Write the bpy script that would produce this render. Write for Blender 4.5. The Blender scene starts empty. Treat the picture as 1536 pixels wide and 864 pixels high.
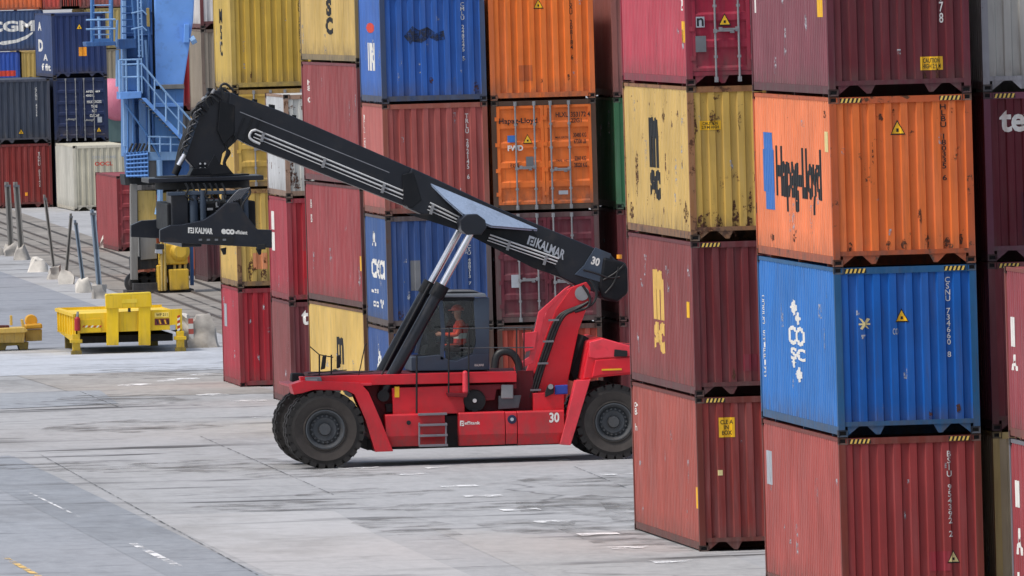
import bpy, bmesh, math, random
from mathutils import Vector, Matrix, noise
random.seed(7)
S = bpy.context.scene
C = S.collection
R = math.radians
W = bpy.data.worlds.new("World"); S.world = W; W.use_nodes = True

# ------------------------------------------------------------------ camera
F = 24000.0; CAMH = 11.6
TH = math.atan(2218 / F); PI_ = math.atan(527 / F); RO = 0.028
fw = Vector((math.sin(TH) * math.cos(PI_), math.cos(TH) * math.cos(PI_), -math.sin(PI_)))
r0 = Vector((math.cos(TH), -math.sin(TH), 0)); u0 = r0.cross(fw)
rt = r0 * math.cos(RO) - u0 * math.sin(RO)
up = u0 * math.cos(RO) + r0 * math.sin(RO)
CAM = Vector((0, 0, CAMH))
cd = bpy.data.cameras.new("camera"); cam = bpy.data.objects.new("camera", cd); C.objects.link(cam)
cd.sensor_width = 36; cd.lens = 36 * F / 1536; cd.clip_start = 1; cd.clip_end = 6000
m = Matrix((rt, up, -fw)).transposed().to_4x4(); m.translation = CAM; cam.matrix_world = m
S.camera = cam

def ray(px, py): return fw + rt * ((px - 768) / F) - up * ((py - 432) / F)
def at(px, py, Y):                       # point of a measured outline on the upright plane y = Y
    d = ray(px, py); return CAM + d * (Y / d.y)
def gp(px, py, z=0.0):                   # point of a measured outline on the level plane z
    d = ray(px, py); return CAM + d * ((z - CAMH) / d.z)

# ------------------------------------------------------------------ materials
def lin(c): return tuple((v / 255 / 12.92) if v / 255 <= .04045 else ((v / 255 + .055) / 1.055) ** 2.4 for v in c)
def nodes(name):
    M = bpy.data.materials.new(name); M.use_nodes = True
    nt = M.node_tree; nt.nodes.clear()
    o = nt.nodes.new('ShaderNodeOutputMaterial'); b = nt.nodes.new('ShaderNodeBsdfPrincipled')
    nt.links.new(b.outputs[0], o.inputs[0]); return M, nt, b
def N(nt, t, **k):
    n = nt.nodes.new(t)
    for a, v in k.items():
        if a in n.inputs.keys(): n.inputs[a].default_value = v
        else: setattr(n, a, v)
    return n
def ramp(nt, src, p0, p1, c0=(0, 0, 0, 1), c1=(1, 1, 1, 1)):
    r = nt.nodes.new('ShaderNodeValToRGB'); r.color_ramp.elements[0].position = p0; r.color_ramp.elements[1].position = p1
    r.color_ramp.elements[0].color = c0; r.color_ramp.elements[1].color = c1
    nt.links.new(src, r.inputs[0]); return r.outputs[0]
def mix(nt, fac, a, b, mode='MIX'):
    n = nt.nodes.new('ShaderNodeMix'); n.data_type = 'RGBA'; n.blend_type = mode
    for i, v in ((0, fac), (6, a), (7, b)):
        if hasattr(v, 'is_linked'): nt.links.new(v, n.inputs[i])
        else: n.inputs[i].default_value = v if i == 0 else (tuple(v) + (1,))[:4]
    return n.outputs[2]
def coords(nt, scale=(1, 1, 1)):
    tc = nt.nodes.new('ShaderNodeTexCoord'); oi = nt.nodes.new('ShaderNodeObjectInfo')
    ml = N(nt, 'ShaderNodeMath', operation='MULTIPLY'); ml.inputs[1].default_value = 83.0
    nt.links.new(oi.outputs['Random'], ml.inputs[0])
    ad = N(nt, 'ShaderNodeVectorMath', operation='ADD')
    nt.links.new(tc.outputs['Object'], ad.inputs[0]); nt.links.new(ml.outputs[0], ad.inputs[1])
    mp = nt.nodes.new('ShaderNodeMapping'); mp.inputs['Scale'].default_value = scale
    nt.links.new(ad.outputs[0], mp.inputs[0]); return mp.outputs[0]
def nz(nt, co, scale, detail=5, rough=.6):
    n = nt.nodes.new('ShaderNodeTexNoise'); n.inputs['Scale'].default_value = scale
    n.inputs['Detail'].default_value = detail; n.inputs['Roughness'].default_value = rough
    nt.links.new(co, n.inputs['Vector']); return n.outputs[0]

_pc = {}
def paint(col, rust=.15, fade=.3, rough=.55, metal=0, spec=.3, run=True):
    """old enamel: blotchy fading, run-down streaks, rust spots with their own shapes"""
    k = (col, rust, fade, rough, metal, run)
    if k in _pc: return _pc[k]
    M, nt, b = nodes('worn_paint'); c = lin(col)
    p = coords(nt); ps = coords(nt, (5, 5, .35) if run else (.9, .9, .9))
    big = nz(nt, p, .55, 4); streak = nz(nt, ps, 1.6, 4); fine = nz(nt, p, 5, 8, .7)
    pale = tuple(min(1, v * .72 + .13) for v in c); deep = tuple(v * .74 for v in c)
    col1 = mix(nt, ramp(nt, big, .35, .7), deep, c)
    f1 = N(nt, 'ShaderNodeMath', operation='MULTIPLY'); nt.links.new(ramp(nt, streak, .45, .75), f1.inputs[0]); f1.inputs[1].default_value = fade
    col2 = mix(nt, f1.outputs[0], col1, pale)
    f2 = N(nt, 'ShaderNodeMath', operation='MULTIPLY'); nt.links.new(ramp(nt, nz(nt, ps, 3.1, 3), .55, .8), f2.inputs[0]); f2.inputs[1].default_value = .35
    col3 = mix(nt, f2.outputs[0], col2, (.06, .045, .035))
    if rust > 0:
        t = .715 - .2 * rust
        sp = ramp(nt, nz(nt, p, 2.6, 9, .72), t, t + .035)
        rs = ramp(nt, nz(nt, coords(nt, (4, 4, .5)), 1.9, 6, .65), .72 - .14 * rust, .80)
        mx = N(nt, 'ShaderNodeMath', operation='MULTIPLY'); nt.links.new(rs, mx.inputs[0]); mx.inputs[1].default_value = .6
        m2 = N(nt, 'ShaderNodeMath', operation='MAXIMUM'); nt.links.new(sp, m2.inputs[0]); nt.links.new(mx.outputs[0], m2.inputs[1])
        rc = mix(nt, fine, (.035, .014, .008), (.16, .062, .026))
        col3 = mix(nt, m2.outputs[0], col3, rc)
    # road dust and splashes gathered on the lowest part of the thing
    tcz = nt.nodes.new('ShaderNodeTexCoord'); sx = nt.nodes.new('ShaderNodeSeparateXYZ'); nt.links.new(tcz.outputs['Object'], sx.inputs[0])
    zr = N(nt, 'ShaderNodeMapRange'); nt.links.new(sx.outputs['Z'], zr.inputs[0])
    zr.inputs[1].default_value = .1 if run else .2; zr.inputs[2].default_value = .55 if run else 1.5; zr.inputs[3].default_value = .75; zr.inputs[4].default_value = .0
    dm = N(nt, 'ShaderNodeMath', operation='MULTIPLY'); nt.links.new(zr.outputs[0], dm.inputs[0]); nt.links.new(ramp(nt, nz(nt, coords(nt, (2.4, 2.4, 1.0)), 1.7, 7, .7), .36, .66), dm.inputs[1])
    col3 = mix(nt, dm.outputs[0], col3, (.085, .07, .06))
    nt.links.new(col3, b.inputs['Base Color'])
    rr = N(nt, 'ShaderNodeMapRange'); nt.links.new(fine, rr.inputs[0]); rr.inputs[3].default_value = rough - .1; rr.inputs[4].default_value = rough + .2
    nt.links.new(rr.outputs[0], b.inputs['Roughness']); b.inputs['Metallic'].default_value = metal
    b.inputs['Specular IOR Level'].default_value = spec
    bp = N(nt, 'ShaderNodeBump'); bp.inputs['Strength'].default_value = .25; bp.inputs['Distance'].default_value = .02
    nt.links.new(nz(nt, p, 1.1, 3), bp.inputs['Height']); nt.links.new(bp.outputs[0], b.inputs['Normal'])
    _pc[k] = M; return M
def flat(name, col, rough=.6, metal=0, var=.25, scale=3.0):
    M, nt, b = nodes(name); c = lin(col)
    p = coords(nt)
    nt.links.new(mix(nt, ramp(nt, nz(nt, p, scale, 6), .3, .7), tuple(v * (1 - var) for v in c), c), b.inputs['Base Color'])
    b.inputs['Roughness'].default_value = rough; b.inputs['Metallic'].default_value = metal; return M

MAT = dict(
    casting=flat('casting_steel', (46, 40, 38), .7), hole=flat('casting_hole', (14, 12, 12), .9),
    white=flat('white_lettering', (228, 226, 220), .6, 0, .18, 6), black=flat('black_lettering', (17, 19, 23), .6, 0, .25, 6),
    gold=flat('gold_lettering', (222, 180, 95), .6), bluelet=flat('blue_lettering', (55, 115, 190), .6),
    redlet=flat('red_lettering', (215, 70, 50), .6), signyellow=flat('sign_yellow', (245, 190, 30), .5),
    signcream=flat('sign_cream', (228, 212, 150), .5), hazyellow=flat('hazard_yellow', (238, 200, 96), .5), pipe=flat('pale_pipe_paint', (206, 206, 206), .4, 0, .15), grey=flat('grey_plate', (110, 112, 116), .6),
    galv=flat('galvanised_steel', (150, 150, 152), .45, .35), rod=flat('chrome_rod', (215, 215, 218), .18, .9, .05),
    orangesq=flat('orange_sticker', (250, 165, 40), .5), palegrey=flat('pale_grey_decal', (170, 175, 182), .6),
)

def stain(name, col, lo=.42, hi=.6, scale=7):
    """a stain or scrape with a ragged edge: noise decides where the paint shows through"""
    M, nt, b = nodes(name); p = coords(nt)
    tr = nt.nodes.new('ShaderNodeBsdfTransparent'); ms = nt.nodes.new('ShaderNodeMixShader'); o = [n for n in nt.nodes if n.type == 'OUTPUT_MATERIAL'][0]
    c = lin(col); nt.links.new(mix(nt, nz(nt, p, 9, 5), tuple(v * .5 for v in c), tuple(v * 1.5 for v in c)), b.inputs['Base Color']); b.inputs['Roughness'].default_value = .85
    nt.links.new(ramp(nt, nz(nt, p, scale, 6, .7), lo, hi), ms.inputs[0]); nt.links.new(tr.outputs[0], ms.inputs[1]); nt.links.new(b.outputs[0], ms.inputs[2]); nt.links.new(ms.outputs[0], o.inputs[0]); return M
MAT['rust'] = stain('rust_patch', (78, 44, 28), .45, .56, 15); MAT['scuff'] = stain('dark_scuff', (38, 44, 62), .34, .56, 9); MAT['scrape'] = stain('bare_scrape', (170, 172, 178), .5, .62, 8)
# ------------------------------------------------------------------ mesh building
ORG = {}
class MB:
    def __init__(s): s.v = []; s.f = []; s.m = []
    def add(s, vs, fs, mi=0):
        o = len(s.v); s.v += [tuple(v) for v in vs]; s.f += [tuple(i + o for i in f) for f in fs]; s.m += [mi] * len(fs)
        return s
    def box(s, x0, x1, y0, y1, z0, z1, mi=0):
        return s.add([(x, y, z) for z in (z0, z1) for y in (y0, y1) for x in (x0, x1)],
              [(0, 2, 3, 1), (4, 5, 7, 6), (0, 1, 5, 4), (2, 6, 7, 3), (0, 4, 6, 2), (1, 3, 7, 5)], mi)
    def prism(s, pts, d, mi=0):          # closed outline of 3-D points pushed along the vector d
        n = len(pts); a = [Vector(p) for p in pts]; d = Vector(d)
        nrm = Vector((0, 0, 0))
        for i in range(n): nrm += a[i].cross(a[(i + 1) % n])
        if nrm.dot(d) > 0: a = a[::-1]
        s.add([*a, *[p + d for p in a]], [tuple(range(n)), tuple(range(2 * n - 1, n - 1, -1))] +
              [(i, n + i, n + (i + 1) % n, (i + 1) % n) for i in range(n)], mi)
        return s
    def tube(s, path, r, n=8, mi=0, cap=True):
        P = [Vector(p) for p in path]; rs = r if isinstance(r, (list, tuple)) else [r] * len(P)
        ring = []
        ref = None
        for i, p in enumerate(P):
            t = (P[min(i + 1, len(P) - 1)] - P[max(i - 1, 0)]).normalized()
            if ref is None: ref = Vector((0, 0, 1)) if abs(t.z) < .9 else Vector((1, 0, 0))
            a = (ref - t * ref.dot(t)).normalized(); ref = a; b = t.cross(a)
            ring.append([p + (a * math.cos(2 * math.pi * k / n) + b * math.sin(2 * math.pi * k / n)) * rs[i] for k in range(n)])
        vs = [v for g in ring for v in g]; fs = []
        for i in range(len(P) - 1):
            for k in range(n): fs.append((i * n + k, i * n + (k + 1) % n, (i + 1) * n + (k + 1) % n, (i + 1) * n + k))
        if cap: fs += [tuple(range(n - 1, -1, -1)), tuple(range((len(P) - 1) * n, len(P) * n))]
        return s.add(vs, fs, mi)
    def lathe(s, c, prof, n=48, mi=0):   # profile of (radius, y offset), axis along y through c
        c = Vector(c); k = len(prof)
        vs = [c + Vector((math.cos(2 * math.pi * i / n) * r, y, math.sin(2 * math.pi * i / n) * r)) for i in range(n) for r, y in prof]
        fs = [(i * k + j, i * k + j + 1, ((i + 1) % n) * k + j + 1, ((i + 1) % n) * k + j) for i in range(n) for j in range(k - 1)]
        return s.add(vs, fs, mi)
    def mesh(s, name, org=(0, 0, 0), smooth=None, fix=True):
        me = bpy.data.meshes.new(name); o = Vector(org)
        me.from_pydata([tuple(Vector(v) - o) for v in s.v], [], s.f)
        for p, mi in zip(me.polygons, s.m): p.material_index = mi
        if fix:
            bm = bmesh.new(); bm.from_mesh(me); bmesh.ops.recalc_face_normals(bm, faces=bm.faces); bm.to_mesh(me); bm.free()
        if smooth:
            for p in me.polygons: p.use_smooth = True
            me.set_sharp_from_angle(angle=R(smooth))
        return me
    def build(s, name, mats, parent=None, smooth=None, bevel=0, fix=True):
        org = ORG.get(parent.name, Vector()) if parent else Vector()
        me = s.mesh(name, org, smooth, fix)
        for mt in (mats if isinstance(mats, (list, tuple)) else [mats]): me.materials.append(mt)
        return put(name, me, parent, bevel=bevel)
def put(name, me, parent=None, loc=(0, 0, 0), bevel=0):
    o = bpy.data.objects.new(name, me); C.objects.link(o); o.location = loc
    if parent:
        o.parent = parent; ORG[o.name] = ORG.get(parent.name, Vector())
    if bevel:
        b = o.modifiers.new('bevel', 'BEVEL'); b.width = bevel; b.segments = 2; b.limit_method = 'ANGLE'; b.angle_limit = R(35)
        b.harden_normals = False
    return o
def thing(name, label, cat, loc, rot=0, group=None):
    o = bpy.data.objects.new(name, None); C.objects.link(o); o.location = loc; o.rotation_euler.z = rot
    o.empty_display_size = .3
    ORG[o.name] = Vector(loc); o['label'] = label; o['category'] = cat
    if group: o['group'] = group
    return o
def tag(o, label, cat, group=None):
    o['label'] = label; o['category'] = cat
    if group: o['group'] = group
    return o
def struct(o, kind='structure'): o['kind'] = kind; return o

# lettering: a real outline cut from the built-in font, fitted to the box (u0..u1, v0..v1)
_tc = {}
def letters(txt, bold=.0, line=.85):
    k = (txt, bold, line)
    if k not in _tc:
        cu = bpy.data.curves.new('lettering', 'FONT'); cu.body = txt; cu.align_x = 'CENTER'; cu.space_line = line
        cu.offset = bold; cu.resolution_u = 3; cu.fill_mode = 'FRONT'
        ob = bpy.data.objects.new('lettering', cu); C.objects.link(ob)
        bpy.context.view_layer.update()
        me = bpy.data.meshes.new_from_object(ob.evaluated_get(bpy.context.evaluated_depsgraph_get()))
        bpy.data.objects.remove(ob); bpy.data.curves.remove(cu); _tc[k] = me
    return _tc[k]
def letter_bm(txt, box, bold=0, line=.85):
    bm = bmesh.new(); bm.from_mesh(letters(txt, bold, line))
    xs = [v.co.x for v in bm.verts]; ys = [v.co.y for v in bm.verts]
    x0, x1, y0, y1 = min(xs), max(xs), min(ys), max(ys); u0, u1, v0, v1 = box
    for v in bm.verts:
        v.co.x = u0 + (v.co.x - x0) / (x1 - x0 + 1e-9) * (u1 - u0)
        v.co.y = v0 + (v.co.y - y0) / (y1 - y0 + 1e-9) * (v1 - v0); v.co.z = 0
    return bm
# ------------------------------------------------------------------ shipping containers
CW = 2.438
def corr(u0, u1, period, depth, n0=.5):
    """breakpoints (u, depth) of a trapezoid corrugation, outer flats at both ends"""
    n = max(1, round((u1 - u0) / period)); p = (u1 - u0) / n; o = []
    for i in range(n):
        a = u0 + i * p
        o += [(a + .0 * p, 0), (a + .42 * p, 0), (a + .51 * p, depth), (a + .91 * p, depth)]
    o.append((u1, 0)); return o
def depth_at(prof, u):
    if u <= prof[0][0]: return prof[0][1]
    for (a, d0), (b, d1) in zip(prof, prof[1:]):
        if u <= b: return d0 + (d1 - d0) * (u - a) / max(1e-9, b - a)
    return prof[-1][1]
_cm = {}
def cmesh(kind, L, h, hc):
    k = (kind, L, h, hc)
    if k in _cm: return _cm[k]
    b = MB(); w = CW / 2; y0 = -L / 2; zt = h - .118
    s0, s1 = (.175, .255) if hc else (.045, .165)
    if kind == 'frame':
        for sx in (-1, 1):
            for sy in (-1, 1):
                xa, xb = sorted((sx * w, sx * (w - .115))); ya, yb = sorted((sy * L / 2, sy * (L / 2 - .13)))
                b.box(xa, xb, ya, yb, .118, zt)
            xa, xb = sorted((sx * (w - .012), sx * (w - .07)))
            b.box(xa, xb, y0 + .162, -y0 - .162, .035, .17)
            b.box(xa, xb, y0 + .162, -y0 - .162, h - .075, h - .012)
            if L < 9:
                for yy in (-1.02, 1.02): b.box(sx * (w - .006) - .004, sx * (w - .006) + .004, yy - .2, yy + .2, .02, .04)
                xo = sx * (w - .008)
                for yy in (-2.2, -1.5, -.6, .6, 1.5, 2.2): b.box(min(xo, xo - sx * .03), max(xo, xo - sx * .03), yy - .03, yy + .03, .0, .034)
        for sy in (-1, 1):
            ya, yb = sorted((sy * (L / 2 - .012), sy * (L / 2 - .085)))
            b.box(-w + .115, w - .115, ya, yb, s0, s1); b.box(-w + .115, w - .115, ya, yb, h - .125, h - .014)
            yc = min(ya, yb) + .01
            if hc:   # gussets hanging under the tunnel sill
                for sx in (-1, 1):
                    b.prism([(sx * (w - .162), yc, s0), (sx * (w - .36), yc, s0), (sx * (w - .165), yc, .02)], (0, .05, 0))
                    b.prism([(sx * .72, yc, s0), (sx * .42, yc, s0), (sx * .50, yc, .03), (sx * .57, yc, .03)], (0, .05, 0))
        b.box(-w + .075, w - .075, y0 + .09, -y0 - .09, s1 - .03, s1 - .004)
        for yy in (y0 + 1.6, 0, -y0 - 1.6): b.box(-w + .075, w - .075, yy - .04, yy + .04, -.03, s1 - .032)   # cross members, added as solid plates to block light under the floor
    elif kind == 'side':                 # left wall, outer side towards -x
        pr = corr(y0 + .13, -y0 - .13, .278, .034); vs = []; n = len(pr)
        for y, d in pr: vs += [(-w + .016 + d, y, .172), (-w + .016 + d, y, h - .076)]
        b.add(vs, [(2 * i, 2 * i + 2, 2 * i + 3, 2 * i + 1) for i in range(n - 1)])
    elif kind == 'end':
        pr = corr(-w + .115, w - .115, .262, .042); vs = []; n = len(pr)
        for x, d in pr: vs += [(x, y0 + .02 + d, s1 + .0), (x, y0 + .02 + d, h - .125)]
        b.add(vs, [(2 * i, 2 * i + 1, 2 * i + 3, 2 * i + 2) for i in range(n - 1)])
    elif kind == 'roof':
        b.box(-w + .071, w - .071, y0 + .087, -y0 - .087, h - .06, h - .024)
    elif kind == 'casting':
        bm = bmesh.new(); bmesh.ops.create_cube(bm, size=1, matrix=Matrix.Diagonal((.162, .178, .118, 1)))
        for f in list(bm.faces):
            r = bmesh.ops.inset_region(bm, faces=[f], thickness=.034)
            nn = f.normal.copy(); bmesh.ops.translate(bm, verts=f.verts, vec=-nn * .03); f.material_index = 1
        me = bpy.data.meshes.new('corner_casting'); bm.to_mesh(me); bm.free()
        me.materials.append(None); me.materials.append(None); _cm[k] = me; return me
    elif kind == 'door':                 # one leaf; origin at its left foot, x 0..dw, outer side towards -y
        dw = w - .118; z1 = h - .135 - s1; b0 = .075
        b.box(0, b0, -.03, .03, 0, z1); b.box(dw - b0, dw, -.03, .03, 0, z1)
        nb = 5; ph = z1 / nb; pz = [(0, 0)]
        for i in range(nb):
            a = i * ph; pz += [(a + .055, 0), (a + .1, .032), (a + ph - .1, .032), (a + ph - .055, 0)]
        pz.append((z1, 0)); n = len(pz); vs = []
        for z, d in pz: vs += [(b0, -.026 + d, z), (dw - b0, -.026 + d, z)]
        b.add(vs, [(2 * i, 2 * i + 1, 2 * i + 3, 2 * i + 2) for i in range(n - 1)])
        for z in (.2, .75, 1.35, 1.95): b.box(-.04, .06, -.045, -.031, z, z + .09)
    elif kind == 'bar':
        z1 = h - .02 - .09
        b.tube([(0, -.055, .09), (0, -.055, h - .05)], .021, 8)
        for z in (.05, h - .13): b.box(-.035, .035, -.07, -.02, z, z + .1)
        for z in (.5, 1.45, 2.0): b.box(-.035, .035, -.068, -.028, z, z + .05)
    elif kind == 'handle':
        b.box(-.02, .34, -.082, -.062, .93, .965); b.box(.28, .36, -.07, -.028, .9, .99); b.box(-.035, .035, -.09, -.05, .91, .985)
    me = b.mesh({'frame': 'frame', 'side': 'side_wall', 'end': 'end_wall', 'roof': 'roof', 'door': 'door', 'bar': 'locking_bar', 'handle': 'handle'}[kind],
                smooth=30 if kind == 'bar' else None, fix=kind in ('frame', 'roof', 'bar', 'handle'))
    me.materials.append(None); _cm[k] = me; return me
def cput(name, me, parent, mats, loc=(0, 0, 0), rz=0):
    o = put(name, me, parent, loc); o.rotation_euler.z = rz
    for sl, mt in zip(o.material_slots, mats): sl.link = 'OBJECT'; sl.material = mt
    return o
def face_mesh(bm, face, L, end):
    """wrap a flat (u, v) bmesh on a container face, following its corrugation"""
    w = CW / 2
    if face == 'S': pr = [(L / 2 - y, d) for y, d in corr(-L / 2 + .13, L / 2 - .13, .278, .034)][::-1]
    elif end == 'end': pr = [(x + w, d) for x, d in corr(-w + .115, w - .115, .262, .042)]
    else: pr = None
    us = [v.co.x for v in bm.verts]; lo, hi = min(us), max(us)
    if pr:
        for u, d in pr:
            if lo < u < hi:
                bmesh.ops.bisect_plane(bm, geom=bm.verts[:] + bm.edges[:] + bm.faces[:], dist=1e-5, plane_co=(u, 0, 0), plane_no=(1, 0, 0))
    for v in bm.verts:
        u, z, e = v.co.x, v.co.y, v.co.z
        d = depth_at(pr, u) if pr else 0
        if face == 'S': v.co = Vector((-w + .016 + d - .006 - e, L / 2 - u, z))
        elif pr: v.co = Vector((u - w, -L / 2 + .02 + d - .006 - e, z))
        else: v.co = Vector((u - w, -L / 2 - .004 - e, z))
def decal(root, name, bm, mats, face, L, end):
    face_mesh(bm, face, L, end)
    me = bpy.data.meshes.new(name); bm.to_mesh(me); bm.free()
    for mt in mats: me.materials.append(mt)
    return put(name, me, root)
def poly_bm(shapes):
    bm = bmesh.new()
    for pts, mi, e in shapes:
        f = bm.faces.new([bm.verts.new((u, v, e)) for u, v in pts]); f.material_index = mi
    return bm
def rect(u0, u1, v0, v1): return [(u0, v0), (u1, v0), (u1, v1), (u0, v1)]

TOPS = {}
GRP = 'stacked shipping containers'
def container(corner, label, col, h=2.591, L=6.058, end='end', rot=0, rust=.2, fade=.3, frame=None, side=None, marks=(), full=True, castcol=None, group=GRP):
    """corner: world position of the near left bottom corner"""
    hc = h > 2.7
    q = Matrix.Rotation(rot, 3, 'Z') @ Vector((CW / 2, L / 2, 0))
    root = thing('shipping_container', label, 'container', Vector(corner) + q, rot, group)
    P = paint(col, rust, fade); FP = paint(frame or tuple(int(v * .86) for v in col), min(1, rust + .25), fade)
    SP = paint(side or col, rust * .8, min(1, fade + .1))  # side tone, mostly paler, carries the left wall's stronger light in the colour
    cput('frame', cmesh('frame', L, h, hc), root, [FP])
    sw = cmesh('side', L, h, hc)
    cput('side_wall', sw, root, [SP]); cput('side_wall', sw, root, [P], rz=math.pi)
    cput('roof', cmesh('roof', L, h, hc), root, [P])
    em = cmesh('end', L, h, hc); cput('end_wall', em, root, [P], rz=math.pi)
    if end == 'end': cput('end_wall', em, root, [P])
    else:
        dm = cmesh('door', L, h, hc); w = CW / 2; s1 = .255 if hc else .165
        for i, x in enumerate((-w + .115, .006)):
            d = cput('door', dm, root, [P], (x, -L / 2 + .035, s1 + .005))
            for bx in (.44, .88) if i == 0 else (.15, .58):
                bo = cput('locking_bar', cmesh('bar', L, h, hc), d, [MAT['galv']], (bx, 0, -s1 - .005))
                ho = cput('handle', cmesh('handle', L, h, hc), d, [MAT['galv']], (bx, 0, -s1 - .005 + (0 if i else .06)), 0)
                if bx > .5: ho.location.x = bx - .34; ho.location.z += .03
    cm = cmesh('casting', 0, 0, 0)
    cc = paint(castcol or tuple(int(v * .55) + 8 for v in (frame or col)), .5, .1)
    if full:
        for sx in (-1, 1):
            for sy in (-1, 1):
                for z in (.059, h - .059):
                    cput('corner_casting', cm, root, [cc, MAT['hole']], (sx * (CW / 2 - .079), sy * (L / 2 - .087), z))
    for mk in marks:
        k = mk[0]
        if k == 'T':                      # ('T', face, text, (u0,u1,v0,v1), material, bold)
            _, fc, t, bx, mt, *bo = mk
            decal(root, 'lettering', letter_bm(t, bx, bo[0] if bo else 0, bo[1] if len(bo) > 1 else .85), [MAT[mt]], fc, L, end)
        elif k == 'V':                    # stacked code, read downwards
            _, fc, t, bx, mt = mk
            decal(root, 'lettering', letter_bm('\n'.join(c if c != ' ' else ' ' for c in t), bx, .012, .8), [MAT[mt]], fc, L, end)
        elif k == 'tri':                  # warning triangle
            _, u, v, s_, mt = mk
            o = s_ * 1.18
            decal(root, 'warning_sign', poly_bm([([(u - o / 2, v), (u + o / 2, v), (u, v + o)], 0, 0),
                  ([(u - s_ / 2 + .005, v + .022), (u + s_ / 2 - .005, v + .022), (u, v + .9 * s_ + .022)], 1, .003),
                  (rect(u - .02, u + .02, v + .05, v + .5 * s_), 0, .006)]), [MAT['black'], MAT[mt]], 'E', L, end)
        elif k == 'haz':                  # black and yellow headroom strips at both ends of the header
            for ua in (.18, CW - .55):
                sh = [(rect(ua, ua + .37, h - .108, h - .03), 0, 0)]
                for i in range(5):
                    a = ua + .01 + i * .072; sh.append(([(a, h - .106), (a + .035, h - .106), (a + .062, h - .032), (a + .027, h - .032)], 1, .003))
                bm = poly_bm(sh)
                for v in bm.verts: v.co = Vector((v.co.x - CW / 2, -L / 2 + .008 - v.co.z, v.co.y))
                me = bpy.data.meshes.new('hazard_strip'); bm.to_mesh(me); bm.free()
                me.materials.append(MAT['black']); me.materials.append(MAT['hazyellow']); put('hazard_strip', me, root)
        elif k == 'plate':                # ('plate', face, box, material, text, textmat)
            _, fc, bx, mt, t, tm = mk
            u0, u1, v0, v1 = bx
            bm = poly_bm([(rect(u0, u1, v0, v1), 0, .0)])
            pl = decal(root, 'placard', bm, [MAT[mt]], fc, L, end)
            if t:
                decal(pl, 'lettering', letter_bm(t, (u0 + .1 * (u1 - u0), u1 - .1 * (u1 - u0), v0 + .12 * (v1 - v0), v1 - .12 * (v1 - v0)), .015, .9), [MAT[tm]], fc, L, end).location = (-.003 if fc == 'S' else 0, -.003 if fc == 'E' else 0, 0)
        elif k == 'rust':                 # ragged rust patches: (u, v, half width, half height)
            _, fc, ls = mk
            for u, v, a, c_ in ls:
                sh = [(u + .8 * a * math.cos(t * .5236) * random.uniform(.6, 1.2), v + .8 * c_ * math.sin(t * .5236) * random.uniform(.6, 1.25)) for t in range(12)]
                decal(root, 'rust_patch', poly_bm([(sh, 0, 0)]), [MAT['rust']], fc, L, end)
        elif k == 'repair':               # welded repair sheet in a slightly different shade
            _, fc, (u, v, a, c_) = mk; q3 = tuple(min(255, int(x * random.choice((.86, 1.1)))) for x in col)
            decal(root, 'repair_sheet', poly_bm([(rect(u, u + a, v, v + c_), 0, 0)]), [paint(q3, rust, fade)], fc, L, end)
        elif k == 'scrape':
            _, fc, ls = mk
            for u, v, a, c_ in ls: decal(root, 'scrape_mark', poly_bm([(rect(u - a, u + a, v - c_, v + c_), 0, 0)]), [MAT['scrape']], fc, L, end)
        elif k == 'poly':                 # ('poly', face, [outlines], material)
            _, fc, outs, mt = mk
            for i, o in enumerate(outs): decal(root, 'emblem', poly_bm([(o, 0, .001 * i)]), [MAT[mt]], fc, L, end)
    return root
GAP = .012
class Stack:
    def __init__(s, corner, rot=0, L=6.058, z=0): s.c = Vector((corner.x, corner.y, z)); s.rot = rot; s.L = L
    def add(s, label, col, h=2.591, **k):
        k.setdefault('L', s.L); k.setdefault('rot', s.rot)
        rnd = random.Random(label); L_ = k['L']; mk = list(k.get('marks', ()))
        if s.c.y < 430 and k.get('full', True):       # handling scars of its own on every near box
            mk.append(('scrape', 'S', [(rnd.uniform(.4, L_ - .4), rnd.uniform(.4, h - .4), rnd.uniform(.05, .22), rnd.uniform(.04, .3)) for _ in range(6 if L_ > 9 else 3)]))
            if k.get('end') != 'door':
                mk.append(('scrape', 'E', [(rnd.uniform(.2, 2.2), rnd.uniform(.35, h - .3), rnd.uniform(.015, .04), rnd.uniform(.03, .14)) for _ in range(4)]))
                if rnd.random() < .6: mk.append(('rust', 'E', tuple((rnd.uniform(.2, 2.2), rnd.uniform(.26, .5), rnd.uniform(.03, .06), rnd.uniform(.05, .16)) for _ in range(2))))
                if rnd.random() < .55 and col[2] < col[0]: mk.append(('repair', 'E', (rnd.uniform(.3, 1.6), rnd.uniform(.35, .8), rnd.uniform(.2, .45), rnd.uniform(.3, .8))))
            k['marks'] = mk
        o = container(s.c, label, col, h, **k); s.c = s.c + Vector((0, 0, h + GAP)); return o
    def shift(s, dx=0, dy=0): s.c = s.c + Vector((dx, dy, 0)); return s
HC = 2.896; FT = 12.192
def diamond(u, v, a, b): return [(u, v - b), (u + a, v), (u, v + b), (u - a, v)]

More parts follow.
